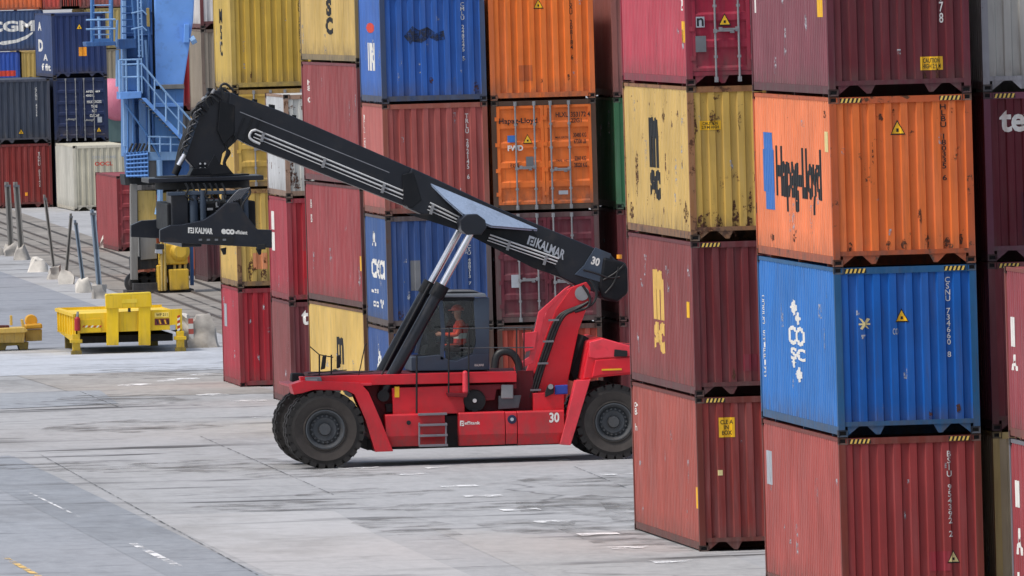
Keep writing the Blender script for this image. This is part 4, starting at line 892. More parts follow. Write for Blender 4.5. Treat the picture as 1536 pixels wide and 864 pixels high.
person('driver in orange workwear and orange helmet seated at the wheel of the dark cab', hp)
# ------------------------------------------------------------------ blue quay crane foot
YC = 534.0
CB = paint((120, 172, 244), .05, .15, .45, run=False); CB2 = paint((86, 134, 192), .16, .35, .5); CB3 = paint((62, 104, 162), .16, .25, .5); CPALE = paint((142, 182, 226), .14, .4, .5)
CGREY = paint((128, 126, 122), .3, .4, .6); CY = paint((222, 180, 58), .25, .3, .5); CYD = paint((196, 168, 96), .35, .3, .6); CDK = paint((52, 54, 58), .2, .2, .7)
g0 = at(250, 440, YC)
cr = thing('gantry_crane', 'light blue quay crane foot with stairs and yellow travel bogie, seen behind the lifting frame', 'crane', (g0.x, YC + 2, 0))
def cw(pts, y): return [at(px, py, YC + y) for px, py in pts]
def cplate(pts, y0, y1, name, mat, par=None, bevel=.015): return MB().prism(cw(pts, y0), (0, y1 - y0, 0)).build(name, mat, par or cr, bevel=bevel)
def cbar(pts, y, r, name, mat, par=None): return MB().tube(cw(pts, y), r, 8).build(name, mat, par or cr, smooth=40)
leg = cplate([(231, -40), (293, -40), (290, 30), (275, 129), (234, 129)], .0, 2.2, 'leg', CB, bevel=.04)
cplate([(241, 127), (276, 126), (277, 133), (240, 134)], -.05, 2.2, 'leg_joint', CGREY); 
cplate([(229, 134), (276, 133), (273, 228), (233, 229)], .1, 2.2, 'leg_base', CB2, bevel=.03); cplate([(230, 155), (275, 154), (275, 160), (229, 161)], .0, .2, 'flange', CB)
cplate([(224, 228), (284, 227), (286, 240), (222, 241)], -.2, 2.4, 'base_flange', CPALE, bevel=.02)
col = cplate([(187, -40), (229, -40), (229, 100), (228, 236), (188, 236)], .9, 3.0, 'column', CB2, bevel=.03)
cplate([(183, -40), (189, -40), (191, 220), (186, 220)], .6, 1.0, 'column_edge', CPALE)
cplate([(189, 148), (202, 148), (204, 230), (190, 230)], .6, .9, 'column_panel', CPALE); cplate([(208, 150), (226, 150), (226, 232), (209, 232)], .6, .9, 'column_panel', CPALE)
cplate([(222, -40), (226, -40), (228, 150), (224, 150)], .2, .6, 'pipe_duct', CB3); cplate([(229, -40), (232, -40), (236, 210), (232, 210)], .3, .8, 'cable_duct', CDK)
cplate([(220, 12), (224, 12), (225, 40), (221, 40)], -.05, .2, 'junction_box', CYD)
# ladder cage and platforms
lc = cplate([(129, 63), (173, 62), (174, 68), (130, 70)], -.6, 1.2, 'ladder_platform', CB3); ORG[lc.name] = ORG[cr.name]
for px, y in ((138, -.5), (168, -.5), (140, .8), (166, .8)): cbar([(px, 64), (px - 1, -40)], y, .05, 'cage_post', CB2, lc)
for i in range(8): cbar([(137, 52 - i * 11), (169, 51.5 - i * 11)], -.5, .022, 'cage_rung', CPALE, lc)
cplate([(138, 58), (168, 57.5), (168, 63), (138, 64)], -.52, -.48, 'kick_plate', CB2, lc); cbar([(150, 58), (148, 25)], .2, .05, 'ladder_rail', CPALE, lc)
pl2 = cplate([(178, 59), (204, 58), (205, 72), (179, 74)], -.3, 1.2, 'upper_platform', CB3); ORG[pl2.name] = ORG[cr.name]
for i in range(9): cbar([(183, 50 - i * 10), (203, 49.5 - i * 10)], -.2, .02, 'cage_rung', CB3, pl2)
cbar([(203, 58), (196, -30)], -.2, .04, 'cage_post', CB2, pl2); cbar([(176, 75), (176, 130)], -.4, .06, 'platform_post', CPALE, pl2)
ld2 = cplate([(180, 138), (212, 137), (212, 147), (180, 149)], -.8, .9, 'stair_landing', CB); ORG[ld2.name] = ORG[cr.name]
for px in (180, 190, 208, 213): cbar([(px, 140), (px - 1, 90)], -.75, .05 if px in (208, 180) else .03, 'landing_post', CPALE, ld2)
for py in (90, 97, 116): cbar([(179, py), (213, py - 1)], -.75, .03, 'landing_rail', CPALE, ld2)
cplate([(191, 99), (207, 99), (207, 136), (192, 136)], -.2, -.1, 'gate_panel', CB2, ld2)
st = cplate([(212, 147), (219, 147), (284, 213), (278, 217)], -.8, -.72, 'staircase', CB); ORG[st.name] = ORG[cr.name]
cplate([(212, 147), (219, 147), (284, 213), (278, 217)], .1, .18, 'stringer', CB, st)
for i in range(13):
    p = at(216 + i * 5, 149 + i * 5.1, YC - .72); MB().box(p.x - .12, p.x + .12, YC - .72, YC + .1, p.z - .02, p.z + .02).build('tread', CGREY, st)
cbar([(213, 96), (250, 140), (286, 180)], -.8, .035, 'handrail', CPALE, st); cbar([(214, 115), (250, 160), (286, 200)], -.8, .025, 'handrail', CPALE, st)
for px, a, b in ((232, 118, 165), (249, 138, 182), (268, 160, 202)): cbar([(px, a), (px, b)], -.8, .03, 'baluster', CPALE, st)
cbar([(187, 155), (225, 208), (240, 236)], -.4, .035, 'handrail', CB2, st)
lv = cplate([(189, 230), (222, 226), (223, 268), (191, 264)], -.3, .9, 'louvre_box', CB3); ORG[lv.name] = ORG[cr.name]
for i in range(7): cbar([(190 + i * 5.2, 229 - i * .4), (191 + i * 5.2, 266)], -.34, .03, 'louvre_bar', CB2, lv)
for i in range(6): cbar([(189, 234 + i * 6), (222, 231 + i * 6.4)], -.36, .03, 'louvre_bar', CB, lv)
for i in range(5): cbar([(193 + i * 6, 228), (199 + i * 6, 215)], -.2, .04, 'cable_entry', CDK, lv)
cplate([(222, 212), (240, 236), (240, 272), (224, 272)], -.1, 1.5, 'equipment_box', CGREY)
cplate([(238, 240), (284, 240), (284, 268), (238, 268)], .2, 2.2, 'sill_beam', CB3); cbar([(239, 240), (240, 300), (236, 322)], -.2, .1, 'drain_pipe', CPALE)
cplate([(186, 262), (292, 262), (294, 276), (188, 278)], .4, 2.6, 'sill_beam', CDK)
bg = cplate([(196, 276), (206, 276), (207, 420), (197, 420)], .0, .6, 'bogie', CGREY); ORG[bg.name] = ORG[cr.name]
cplate([(206, 286), (234, 286), (236, 348), (208, 350)], .1, 1.4, 'equaliser_beam', CYD, bg); cplate([(240, 290), (290, 284), (296, 350), (240, 352)], .6, 1.9, 'equaliser_beam', CYD, bg)
cplate([(210, 352), (234, 350), (236, 388), (211, 390)], .1, 1.6, 'gear_housing', CGREY, bg)
for px in (203, 216, 230):
    c = at(px, 408, YC + .6); c.z = .36; MB().lathe(c, [(0, 0), (.2, 0), (.25, .05), (.36, .05), (.36, .4), (0, .4)], 24).build('rail_wheel', CDK, bg, smooth=30)
cplate([(197, 386), (238, 384), (238, 402), (198, 406)], .2, 1.4, 'wheel_frame', CDK, bg)
mo = cplate([(238, 366), (280, 365), (282, 396), (239, 398)], -.3, 1.2, 'drive_housing', CY, bg, bevel=.05)
cplate([(253, 404), (283, 403), (284, 434), (255, 436)], -.5, .5, 'rail_clamp', CY, bg, bevel=.04); cplate([(236, 398), (250, 397), (251, 436), (238, 437)], -.4, .8, 'buffer_post', CY, bg, bevel=.04)
cplate([(240, 396), (284, 394), (285, 405), (240, 407)], -.1, .9, 'bracket', CDK, bg)
c = at(270, 377, YC - .35); MB().lathe(c, [(0, -.12), (.2, -.12), (.28, -.06), (.33, 0), (.33, .5), (0, .5)], 28).build('motor', CY, bg, smooth=30)
for px, py in ((262, 398), (270, 398), (278, 398)): cplate([(px - 2, py - 4), (px + 2, py - 4), (px + 2, py + 7), (px - 2, py + 7)], -.2, .0, 'bolt_plate', CYD, bg)
for px in (242, 247): cbar([(px, 360), (px + 1, 436)], -.5, .04, 'conduit', CYD, bg)
cplate([(234, 370), (243, 371), (244, 381), (233, 380)], -.6, -.3, 'lamp_box', MAT['palegrey'], bg)
cplate([(285, 360), (290, 360), (291, 428), (286, 428)], .8, 1.1, 'tie_post', CB3)
MB().box(at(190, 430, YC).x, at(290, 430, YC).x, YC - .2, YC + 1.8, .0, .12).build('bogie_shoe', CDK, cr)
for px in (200, 240): cplate([(px, 425), (px + 40, 424), (px + 40, 436), (px, 438)], .0, .8, 'wheel_frame', CDK, bg)
cplate([(277, 36), (284, 36), (284, 64), (276, 64)], -.3, .2, 'lamp_bracket', CB); cbar([(286, 62), (293, 58)], -.2, .14, 'flood_lamp', CPALE)

for i in range(6): cbar([(189, 20 + i * 34), (228, 18 + i * 34)], .85, .04, 'stiffener', CB3)
for px in (206, 211): cbar([(px, -20), (px + 3, 86)], -.25, .03, 'ladder_rail', CPALE)
for i in range(14): cbar([(206.5 + i * .2, 84 - i * 8), (211.5 + i * .2, 84 - i * 8)], -.25, .02, 'ladder_rung', CPALE)
for i in range(4): cbar([(197, 44 - i * 24), (214, 40 - i * 24), (220, 46 - i * 24)], -.4, .025, 'cage_hoop', CPALE)
for px, dx in ((214, 6), (218, 5), (226, 3)): cbar([(px, 60), (px + dx, 145), (px + dx + 1, 226)], .1, .045, 'cable_pipe', CB3 if px != 218 else CPALE)
for px in (192, 200, 222): cbar([(px, 148), (px, 228)], .5, .035, 'column_rib', CB2)
cbar([(222, 205), (286, 206)], -.5, .03, 'handrail', CPALE); cbar([(222, 216), (286, 217)], -.5, .025, 'handrail', CPALE)
for px in (224, 240, 256, 272, 285): cbar([(px, 204), (px, 228)], -.5, .03, 'railing_post', CPALE)
cbar([(174, 70), (176, 30)], -.5, .04, 'platform_post', CPALE); cbar([(129, 44), (173, 43)], -.6, .03, 'platform_rail', CPALE); cbar([(129, 30), (173, 29)], -.6, .03, 'platform_rail', CPALE)
# ------------------------------------------------------------------ leaning posts in concrete feet
CONC = flat('cast_concrete', (176, 170, 162), .9, 0, .35, 4); CONC2 = flat('whitewashed_concrete', (214, 208, 198), .9, 0, .25, 4)
POSTG = paint((146, 142, 136), .3, .4, .6); POSTB = paint((142, 156, 170), .2, .35, .5)
def lump(c, sx, sy, sz, seed, name, mat, parent=None, taper=.6):
    bm = bmesh.new(); bmesh.ops.create_cube(bm, size=1); bmesh.ops.subdivide_edges(bm, edges=bm.edges[:], cuts=5, use_grid_fill=True)
    for v in bm.verts:
        t = v.co.z + .5; k = 1 - (1 - taper) * t; p = Vector((v.co.x * sx * k, v.co.y * sy * k, t * sz))
        nn = noise.noise_vector(p * 2.6 + Vector((seed, seed * 2, 0))) * .17
        if t < .01: nn.z = 0
        v.co = Vector(c) + p + nn - (ORG.get(parent.name, Vector()) if parent else Vector(c))
    me = bpy.data.meshes.new(name); bm.to_mesh(me); bm.free(); me.materials.append(mat)
    for p in me.polygons: p.use_smooth = True
    me.set_sharp_from_angle(angle=R(50))
    o = put(name, me, parent)
    if not parent: o.location = c; ORG[o.name] = Vector(c)
    return o
PG = 'leaning posts in concrete feet'
for i, (bx, by, tx, ty, wd, lab, mat, cm) in enumerate((
    (17, 384, 11, 273, .11, 'broad grey post leaning left, farthest one of the row at the left edge', POSTG, CONC),
    (33, 390, 24, 273, .11, 'broad grey post close beside the farthest one, on a mossy concrete foot', POSTG, CONC),
    (82, 419, 67, 292, .055, 'thin dark grey post leaning left in front of the brick red container', POSTG, CONC),
    (99, 426, 107, 320, .055, 'thin grey post leaning right, its white foot left of the short steel post', POSTG, CONC2),
    (126, 439, 113, 330, .06, 'short steel post leaning left on a white block', POSTB, CONC2),
    (150, 448, 139, 314, .085, 'pale blue-grey post nearest the yellow tray', POSTB, CONC))):
    g = gp(bx, by); t = thing('barrier_post', lab, 'post', g, 0, PG)
    lump(g, .52, .5, .46, i * 3.1, 'foot', cm, t, .62)
    a = g + Vector((0, 0, .2)); e = at(tx, ty, g.y); d = (e - a); q = Vector((1, 0, 0)) * wd; y_ = Vector((0, .1, 0))
    pb = MB()
    for e0, e1, f0, f1 in ((-1, -.45, -1, 1), (-.45, .5, .2, .5), (.5, 1, -1, 1)): pb.prism([a + q * e0 + y_ * f0, a + q * e1 + y_ * f0, a + q * e1 + y_ * f1, a + q * e0 + y_ * f1], d * (1 if e0 < 0 else .95))
    pb.build('post', mat, t)
    MB().prism([a + d * .93 - q * 1.05 - y_ * 1.1, a + d * .93 + q * 1.05 - y_ * 1.1, a + d * .93 + q * 1.05 + y_, a + d * .93 - q * 1.05 + y_], d * .03).build('collar', MAT['grey'], t)
for i, (px, py, s_, lab) in enumerate(((58, 408, .62, 'whitish concrete block without a post, lying between two posts'), (4, 383, .4, 'small sandy concrete lump at the left edge'))):
    tag(lump(gp(px, py), s_, s_ * .9, s_ * .75, 9 + i, 'concrete_block', CONC2 if i == 0 else CONC, None, .7), lab, 'block')
tag(lump(gp(158, 372), .34, .3, .55, 31, 'cement_sack', CONC2, None, .5), 'small white sack lying at the foot of the red container by the crane', 'sack')
br = thing('concrete_barrier', 'rough grey concrete barrier right of the yellow tray', 'barrier', gp(304, 522))
g = gp(304, 521); lump(g, .9, 1.0, .95, 17, 'barrier_body', CONC, br, .45); lump(g + Vector((-.42, .5, 0)), .3, .5, .9, 19, 'end_block', CONC2, br, .7)
HZ = MB(); a = at(287, 515, g.y - .3)
for k in range(5): HZ.box(a.x - .07, a.x + .07, g.y - .34, g.y - .28, .1 + k * .15, .25 + k * .15, k % 2)
HZ.build('marker_board', [flat('faded_red', (196, 96, 84), .7), MAT['white']], br)

# ------------------------------------------------------------------ yellow tray on legs
YT = gp(290, 527).y
YE = paint((238, 196, 24), .1, .25, .42, spec=.4); YEL = paint((244, 210, 60), .04, .3, .45); YED = paint((150, 128, 30), .2, .3, .6)  # YEL: paler copy of YE, the lit deck's brightness put into its colour
ty = thing('cargo_tray', 'bright yellow steel tray on short legs with a raised header plate', 'tray', (at(190, 525, YT).x, YT + 4, 0))
def tp(pts, y0, y1, name, mat, par=None, bevel=.012): return MB().prism([at(px, py, YT + y0) for px, py in pts], (0, y1 - y0, 0)).build(name, mat, par or ty, bevel=bevel)
fl = at(113, 472, YT); fr_ = at(273, 463, YT); fb = at(120, 500, YT); bk = 8.2
zt, zl = fl.z - .03, fb.z - .02
tp([(113, 471), (273, 463), (273, 494), (120, 500), (113, 512)], 0, .08, 'front_panel', YE)
b = MB(); xl, xr = fl.x, fr_.x
b.add([(xl, YT, zt), (xl, YT + bk, zt), (xl, YT + bk, zt - .62), (xl, YT + bk * .4, zt - .75), (xl, YT, zl - .28), (xl + .05, YT, zt), (xl + .05, YT + bk, zt), (xl + .05, YT + bk, zt - .62), (xl + .05, YT + bk * .4, zt - .75), (xl + .05, YT, zl - .28)],
      [(0, 1, 2, 3, 4), (9, 8, 7, 6, 5), (0, 5, 6, 1), (1, 6, 7, 2), (2, 7, 8, 3), (3, 8, 9, 4), (4, 9, 5, 0)])
for k in range(7):
    yy = YT + .5 + k * 1.15; b.box(xl - .05, xl, yy, yy + .1, zt - .6, zt - .05)
b.box(xl - .06, xl + .1, YT, YT + bk, zt - .04, zt + .05); b.build('side_panel', YE, ty)
MB().box(xr - .05, xr, YT + .08, YT + bk, zt - .6, zt).build('side_panel', YE, ty)
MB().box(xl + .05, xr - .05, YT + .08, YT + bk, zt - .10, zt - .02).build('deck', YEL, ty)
MB().box(xl, xr, YT + bk, YT + bk + .08, zt - .65, zt + .06).build('rear_panel', YE, ty)
MB().box(xl + .2, xr - .2, YT + 1.2, YT + bk - .4, zl - .3, zl - .1).build('under_frame', CDK, ty)
for a_, b2 in ((160, 178), (208, 226)): tp([(a_, 458), (b2, 457), (b2, 518), (a_, 518)], -.12, -.01, 'upright', YE)
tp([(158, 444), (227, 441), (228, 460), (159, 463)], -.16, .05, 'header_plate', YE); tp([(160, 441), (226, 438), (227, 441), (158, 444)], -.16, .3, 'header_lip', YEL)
tp([(183, 449), (206, 448), (206, 454), (183, 455)], -.166, -.16, 'name_plate', YEL, bevel=0); tp([(192, 462), (196, 462), (196, 468), (192, 468)], -.06, -.01, 'lock_pin', CDK, bevel=0)
for px, y, py in ((115, -.02, 527), (271, -.02, 521)):
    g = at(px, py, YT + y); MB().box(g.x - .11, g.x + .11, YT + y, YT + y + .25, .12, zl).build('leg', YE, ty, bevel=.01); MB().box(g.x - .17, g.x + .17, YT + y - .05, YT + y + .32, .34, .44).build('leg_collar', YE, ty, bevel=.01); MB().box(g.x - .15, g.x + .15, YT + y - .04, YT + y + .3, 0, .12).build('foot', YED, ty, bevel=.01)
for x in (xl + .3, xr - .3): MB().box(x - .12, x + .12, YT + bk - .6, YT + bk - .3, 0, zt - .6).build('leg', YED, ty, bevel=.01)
tp([(120, 480), (151, 478), (152, 498), (121, 499)], -.04, -.005, 'tool_box', YE, bevel=.01)
h = MB()
for k in range(7): h.prism([at(px, py, YT - .045) for px, py in ((123 + k * 4.2, 491), (126 + k * 4.2, 488), (128 + k * 4.2, 488.5), (125 + k * 4.2, 491.5))], (0, .004, 0), k % 2)
h.build('hazard_strip', [flat('sign_red', (190, 40, 36), .6), MAT['white']], ty)
e = at(116, 478, YT - .1); f_ = at(116, 496, YT - .1)
fx = MB().tube([f_, e, e + Vector((0, 0, .06))], [.085, .085, .03], 14).build('fire_extinguisher', flat('extinguisher_red', (166, 32, 40), .4), ty, smooth=40); MB().tube([e + Vector((0, 0, .05)), e + Vector((.02, 0, .2))], .035, 8).build('nozzle', MAT['galv'], ty)
tp([(232, 469), (253, 468), (253, 475.5), (232, 476)], -.012, 0, 'name_plate', flat('plate_yellow', (250, 220, 110), .5), bevel=0); tp([(232, 478), (254, 477.5), (254, 487), (232, 488)], -.012, 0, 'warning_plate', flat('warning_red', (120, 40, 36), .5), bevel=0)
for k in range(5): tp([(234 + k * 4, 479.5), (236 + k * 4, 479.5), (238 + k * 4, 486), (236 + k * 4, 486)], -.016, -.012, 'warning_stripe', MAT['signyellow'] if k % 2 else MAT['black'], bevel=0)
bm = letter_bm('WP 211', (0, 1, 0, 1), .03); a, b_, c_ = at(234, 474.5, YT - .014), at(251, 474, YT - .014), at(234, 470, YT - .014)
for v in bm.verts: v.co = a + (b_ - a) * v.co.x + (c_ - a) * v.co.y - ORG[ty.name]
me = bpy.data.meshes.new('lettering'); bm.to_mesh(me); bm.free(); me.materials.append(flat('plate_brown', (120, 90, 40), .6)); put('lettering', me, ty)
tp([(255, 488), (263, 487), (263, 495), (255, 495.5)], -.012, 0, 'data_plate', MAT['palegrey'], bevel=0)
for k in range(6): tp([(266, 474 + k * 4), (270, 472 + k * 4), (270, 475 + k * 4), (266, 477 + k * 4)], -.012, 0, 'reflector', MAT['white'] if k % 2 else flat('sign_red', (190, 40, 36), .6), bevel=0)

# ------------------------------------------------------------------ ochre lifting beam at the left edge
YS = gp(20, 526).y; OC = paint((212, 178, 92), .25, .35, .5); OCO = paint((222, 166, 50), .15, .3, .5)
sf = thing('lifting_beam', 'dull yellow lifting beam resting on the ground at the left edge', 'lifting beam', (at(10, 525, YS).x, YS + 1, 0))
def sp_(pts, y0, y1, name, mat, bevel=.015): return MB().prism([at(px, py, YS + y0) for px, py in pts], (0, y1 - y0, 0)).build(name, mat, sf, bevel=bevel)
sp_([(-40, 500), (38, 498), (36, 514), (-40, 515)], 0, 1.2, 'beam', OC); sp_([(-40, 495), (37, 491), (42, 496), (38, 499), (-40, 501)], -.1, 1.3, 'top_flange', OC)
sp_([(38, 495), (63, 494), (63, 511), (38, 512)], .8, 1.4, 'end_box', OC); sp_([(38, 487), (63, 485), (64, 493), (38, 494)], .7, 1.5, 'end_head', OCO, .04)
sp_([(-40, 515), (43, 513), (42, 524), (30, 525), (28, 518), (10, 519), (8, 525), (-2, 526), (-40, 526)], .1, 1.0, 'foot_beam', YED)
sp_([(15, 473), (18.5, 473), (19, 488), (15, 488)], .4, .55, 'guide_arm', OC); sp_([(31, 479), (35, 479), (38, 494), (34, 494)], .3, .5, 'guide_arm', OC); sp_([(-40, 489), (14, 488), (14, 492), (-40, 493)], .6, 1.2, 'hose_tray', paint((90, 44, 44), .2, .2))
sp_([(2, 501), (6, 501), (6, 514), (2, 514)], -.02, .02, 'rib', OC); sp_([(34, 499), (37, 499), (36, 514), (33, 514)], -.02, .02, 'rib', OC)
c = at(47, 481, YS + 1.1); MB().lathe(c, [(0, -.1), (.16, -.1), (.18, 0), (.18, .3), (0, .3)], 20).build('motor', OCO, sf, smooth=40)

# distant pink tank seen in the gap beside the crane
tk_ = at(178, 150, 800); tz = tk_.z; tn = thing('storage_tank', 'distant pink round tank end on a greenish base in the gap beside the crane', 'tank', (tk_.x, 803, 0))
MB().lathe((tk_.x, 800, tz), [(0, -.35), (.5, -.25), (.9, 0), (1.05, .2), (1.05, 6), (0, 6)], 32).build('tank_shell', paint((206, 120, 142), .03, .3), tn, smooth=40)
MB().box(tk_.x - 1.3, tk_.x + 1.3, 800.2, 806, tz - 2.1, tz - .9).build('cradle', paint((84, 108, 108), .1, .2), tn, bevel=.03)
MB().box(tk_.x - 1.1, tk_.x + 1.1, 800.5, 806, 0, tz - 2.1).build('plinth', paint((110, 108, 104), .2, .3), tn, bevel=.03)

# ------------------------------------------------------------------ ground
def ground_mat(name, c0, c1, dark, streak=.6, scale=1.0, spec=.35):
    M, nt, b = nodes(name); tc = nt.nodes.new('ShaderNodeTexCoord')
    def co(s, off=0, rz=0):
        mp = nt.nodes.new('ShaderNodeMapping'); mp.inputs['Scale'].default_value = s; mp.inputs['Location'].default_value = (off, off * 1.7, 0); mp.inputs['Rotation'].default_value = (0, 0, rz)
        nt.links.new(tc.outputs['Object'], mp.inputs[0]); return mp.outputs[0]
    big = nz(nt, co((.10 * scale, .02 * scale, 1)), 1, 5, .6); med = nz(nt, co((.45, .09, 1), 7), 1, 7, .68); fin = nz(nt, co((3, .8, 1), 3), 1, 8, .75)
    c = mix(nt, ramp(nt, big, .35, .66), lin(c0), lin(c1))
    mm = N(nt, 'ShaderNodeMath', operation='MULTIPLY'); nt.links.new(ramp(nt, med, .5, .75), mm.inputs[0]); mm.inputs[1].default_value = .62
    c = mix(nt, mm.outputs[0], c, tuple(v * .62 for v in lin(c0)))
    c = mix(nt, ramp(nt, fin, .3, .75), c, tuple(min(1, v * 1.18) for v in lin(c1)))
    # tyre scuffs: long marks laid across the lane, broken up
    sk = nz(nt, co((.16, .42, 1), 13, .05), 1, 4, .55); br_ = nz(nt, co((.085, .06, 1), 29), 1, 4)
    a = ramp(nt, sk, .56, .66); bb = ramp(nt, br_, .42, .54); pr = N(nt, 'ShaderNodeMath', operation='MULTIPLY'); nt.links.new(a, pr.inputs[0]); nt.links.new(bb, pr.inputs[1])
    p2 = N(nt, 'ShaderNodeMath', operation='MULTIPLY'); nt.links.new(pr.outputs[0], p2.inputs[0]); p2.inputs[1].default_value = streak
    c = mix(nt, p2.outputs[0], c, dark)
    sk2 = nz(nt, co((.35, 1.1, 1), 41, -.06), 1, 5, .6); a2 = N(nt, 'ShaderNodeMath', operation='MULTIPLY'); nt.links.new(ramp(nt, sk2, .60, .70), a2.inputs[0]); a2.inputs[1].default_value = .55 * streak
    c = mix(nt, a2.outputs[0], c, dark)
    st_ = N(nt, 'ShaderNodeMath', operation='MULTIPLY'); nt.links.new(ramp(nt, nz(nt, co((.16, .05, 1), 57), 1, 6, .7), .52, .72), st_.inputs[0]); st_.inputs[1].default_value = .6
    c = mix(nt, st_.outputs[0], c, tuple(v * w for v, w in zip(lin(c0), (.62, .58, .53))))
    # cracks
    vo = nt.nodes.new('ShaderNodeTexVoronoi'); vo.feature = 'DISTANCE_TO_EDGE'; vo.inputs['Scale'].default_value = 1
    wv = N(nt, 'ShaderNodeVectorMath', operation='ADD'); wn = nt.nodes.new('ShaderNodeTexNoise'); wn.inputs['Scale'].default_value = .35; nt.links.new(tc.outputs['Object'], wn.inputs['Vector'])
    nt.links.new(co((.09, .035, 1), 3), wv.inputs[0]); ws = N(nt, 'ShaderNodeVectorMath', operation='SCALE'); nt.links.new(wn.outputs['Color'], ws.inputs[0]); ws.inputs['Scale'].default_value = .25; nt.links.new(ws.outputs[0], wv.inputs[1])
    nt.links.new(wv.outputs[0], vo.inputs['Vector'])
    ck = ramp(nt, vo.outputs['Distance'], .0, .012, (1, 1, 1, 1), (0, 0, 0, 1)); cm_ = N(nt, 'ShaderNodeMath', operation='MULTIPLY'); nt.links.new(ck, cm_.inputs[0]); nt.links.new(ramp(nt, br_, .5, .6), cm_.inputs[1])
    c3 = N(nt, 'ShaderNodeMath', operation='MULTIPLY'); nt.links.new(cm_.outputs[0], c3.inputs[0]); c3.inputs[1].default_value = .6
    c = mix(nt, c3.outputs[0], c, dark)
    nt.links.new(c, b.inputs['Base Color']); b.inputs['Roughness'].default_value = .72; b.inputs['Specular IOR Level'].default_value = spec
    bp = N(nt, 'ShaderNodeBump'); bp.inputs['Strength'].default_value = .3; bp.inputs['Distance'].default_value = .02; nt.links.new(fin, bp.inputs['Height']); nt.links.new(bp.outputs[0], b.inputs['Normal'])
    return M
def sheet(name, pts, z, mat):
    me = bpy.data.meshes.new(name); me.from_pydata([(p[0], p[1], z) for p in pts], [], [tuple(range(len(pts)))]); me.materials.append(mat)
    o = bpy.data.objects.new(name, me); C.objects.link(o); return struct(o)
DKC = (.035, .034, .034)
CONCM = ground_mat('yard_concrete', (138, 139, 140), (162, 162, 163), DKC, .9)
LIGHT = ground_mat('pale_slab_concrete', (156, 156, 157), (170, 169, 169), DKC, .5)
ASPH = ground_mat('blue_grey_asphalt', (130, 134, 140), (148, 151, 156), DKC, .8)
ROADM = ground_mat('worn_road', (160, 164, 170), (175, 179, 186), DKC, .25)
OLD = ground_mat('old_dark_asphalt', (118, 121, 128), (138, 141, 147), DKC, .5)
BED = ground_mat('rail_bed', (96, 90, 84), (142, 136, 128), DKC, .9, 3)
sheet('ground', [(-3000, -200), (3000, -200), (3000, 5000), (-3000, 5000)], 0, CONCM)
def q2(pts): return [gp(px, py, 0) for px, py in pts]
def line_x(px, py): return gp(px, py).x
# asphalt lane left of the joint, pale slab right of it, dark patches
xj = line_x(300, 812)
sheet('asphalt_lane', [(xj - 60, 150), (xj, 150), (xj - .25, gp(59, 682).y), (xj - 60, gp(59, 682).y)], .004, ASPH)
sheet('asphalt_lane', [(xj - 1.7, 150), (xj - .02, 150), (xj - .2, gp(59, 682).y - 1), (xj - 1.9, gp(59, 682).y - 1)], .008, ground_mat('lane_strip', (122, 126, 133), (141, 145, 150), DKC, .85))
sheet('pale_slab', [(xj + .02, 150), (gp(620, 864).x + .4, 150), (gp(560, 800).x, gp(560, 800).y), (gp(500, 766).x, gp(500, 766).y), (xj + .02, gp(237, 772).y)], .004, LIGHT)
sheet('pale_slab', [(gp(620, 864).x + .5, 150), (gp(1148, 900).x, 150), (gp(1148, 850).x, gp(900, 830).y), (gp(640, 790).x, gp(640, 790).y)], .004, ground_mat('slab_concrete', (144, 144, 144), (164, 163, 162), DKC, .8))
sheet('patch', q2([(0, 590), (150, 586), (178, 606), (0, 614)]), .012, ground_mat('patch_concrete', (132, 136, 142), (147, 151, 156), DKC, .4))
sheet('patch', q2([(0, 556), (330, 560), (420, 590), (130, 596)]), .008, ground_mat('patch_brownish', (140, 137, 133), (160, 156, 152), DKC, .95))
yr0, yr1 = gp(165, 559).y, gp(165, 526).y
sheet('road', [(0, yr0), (100, yr0 - 1.5), (100, yr1 - 1.5), (0, yr1)], .0102, ROADM)
yo = gp(100, 524).y
sheet('old_asphalt', [(0, yo), (gp(330, 524).x, yo), (gp(330, 480).x, 760), (0, 760)], .004, OLD)
# rail bed and two crane rails
ra, rb = gp(262, 452), gp(0, 352); dr = (rb - ra).normalized(); nr = Vector((dr.y, -dr.x, 0)); a0 = ra - dr * 52; a1 = rb + dr * 300
sheet('rail_bed', [a0 - nr * 1.1, a0 + nr * 3.2, a1 + nr * 3.2, a1 - nr * 1.1], .012, BED)
RAIL = paint((92, 84, 80), .6, .2, .5, run=False)
for off in (0, 1.25):
    p = a0 + nr * off; q_ = a1 + nr * off; B_ = MB()
    for w0, w1, z0, z1 in ((-.06, .06, 0, .015), (-.03, .03, .015, .055)):
        B_.prism([p + nr * w0 + Vector((0, 0, z0 + .012)), p + nr * w1 + Vector((0, 0, z0 + .012)), p + nr * w1 + Vector((0, 0, z1 + .012)), p + nr * w0 + Vector((0, 0, z1 + .012))], q_ - p)
    o = B_.build('crane_rail', RAIL); o['kind'] = 'structure'
SLOT = flat('slot_dirt', (66, 60, 56), .95, 0, .5, .6)
for k, (off, w_) in enumerate(((.62, .12), (2.2, .2))):
    sheet('cable_slot', [a0 + nr * off, a0 + nr * (off + w_), a1 + nr * (off + w_), a1 + nr * off], .0165, SLOT if k % 2 else stain('slot_grime', (60, 56, 52), .38, .6, .5))
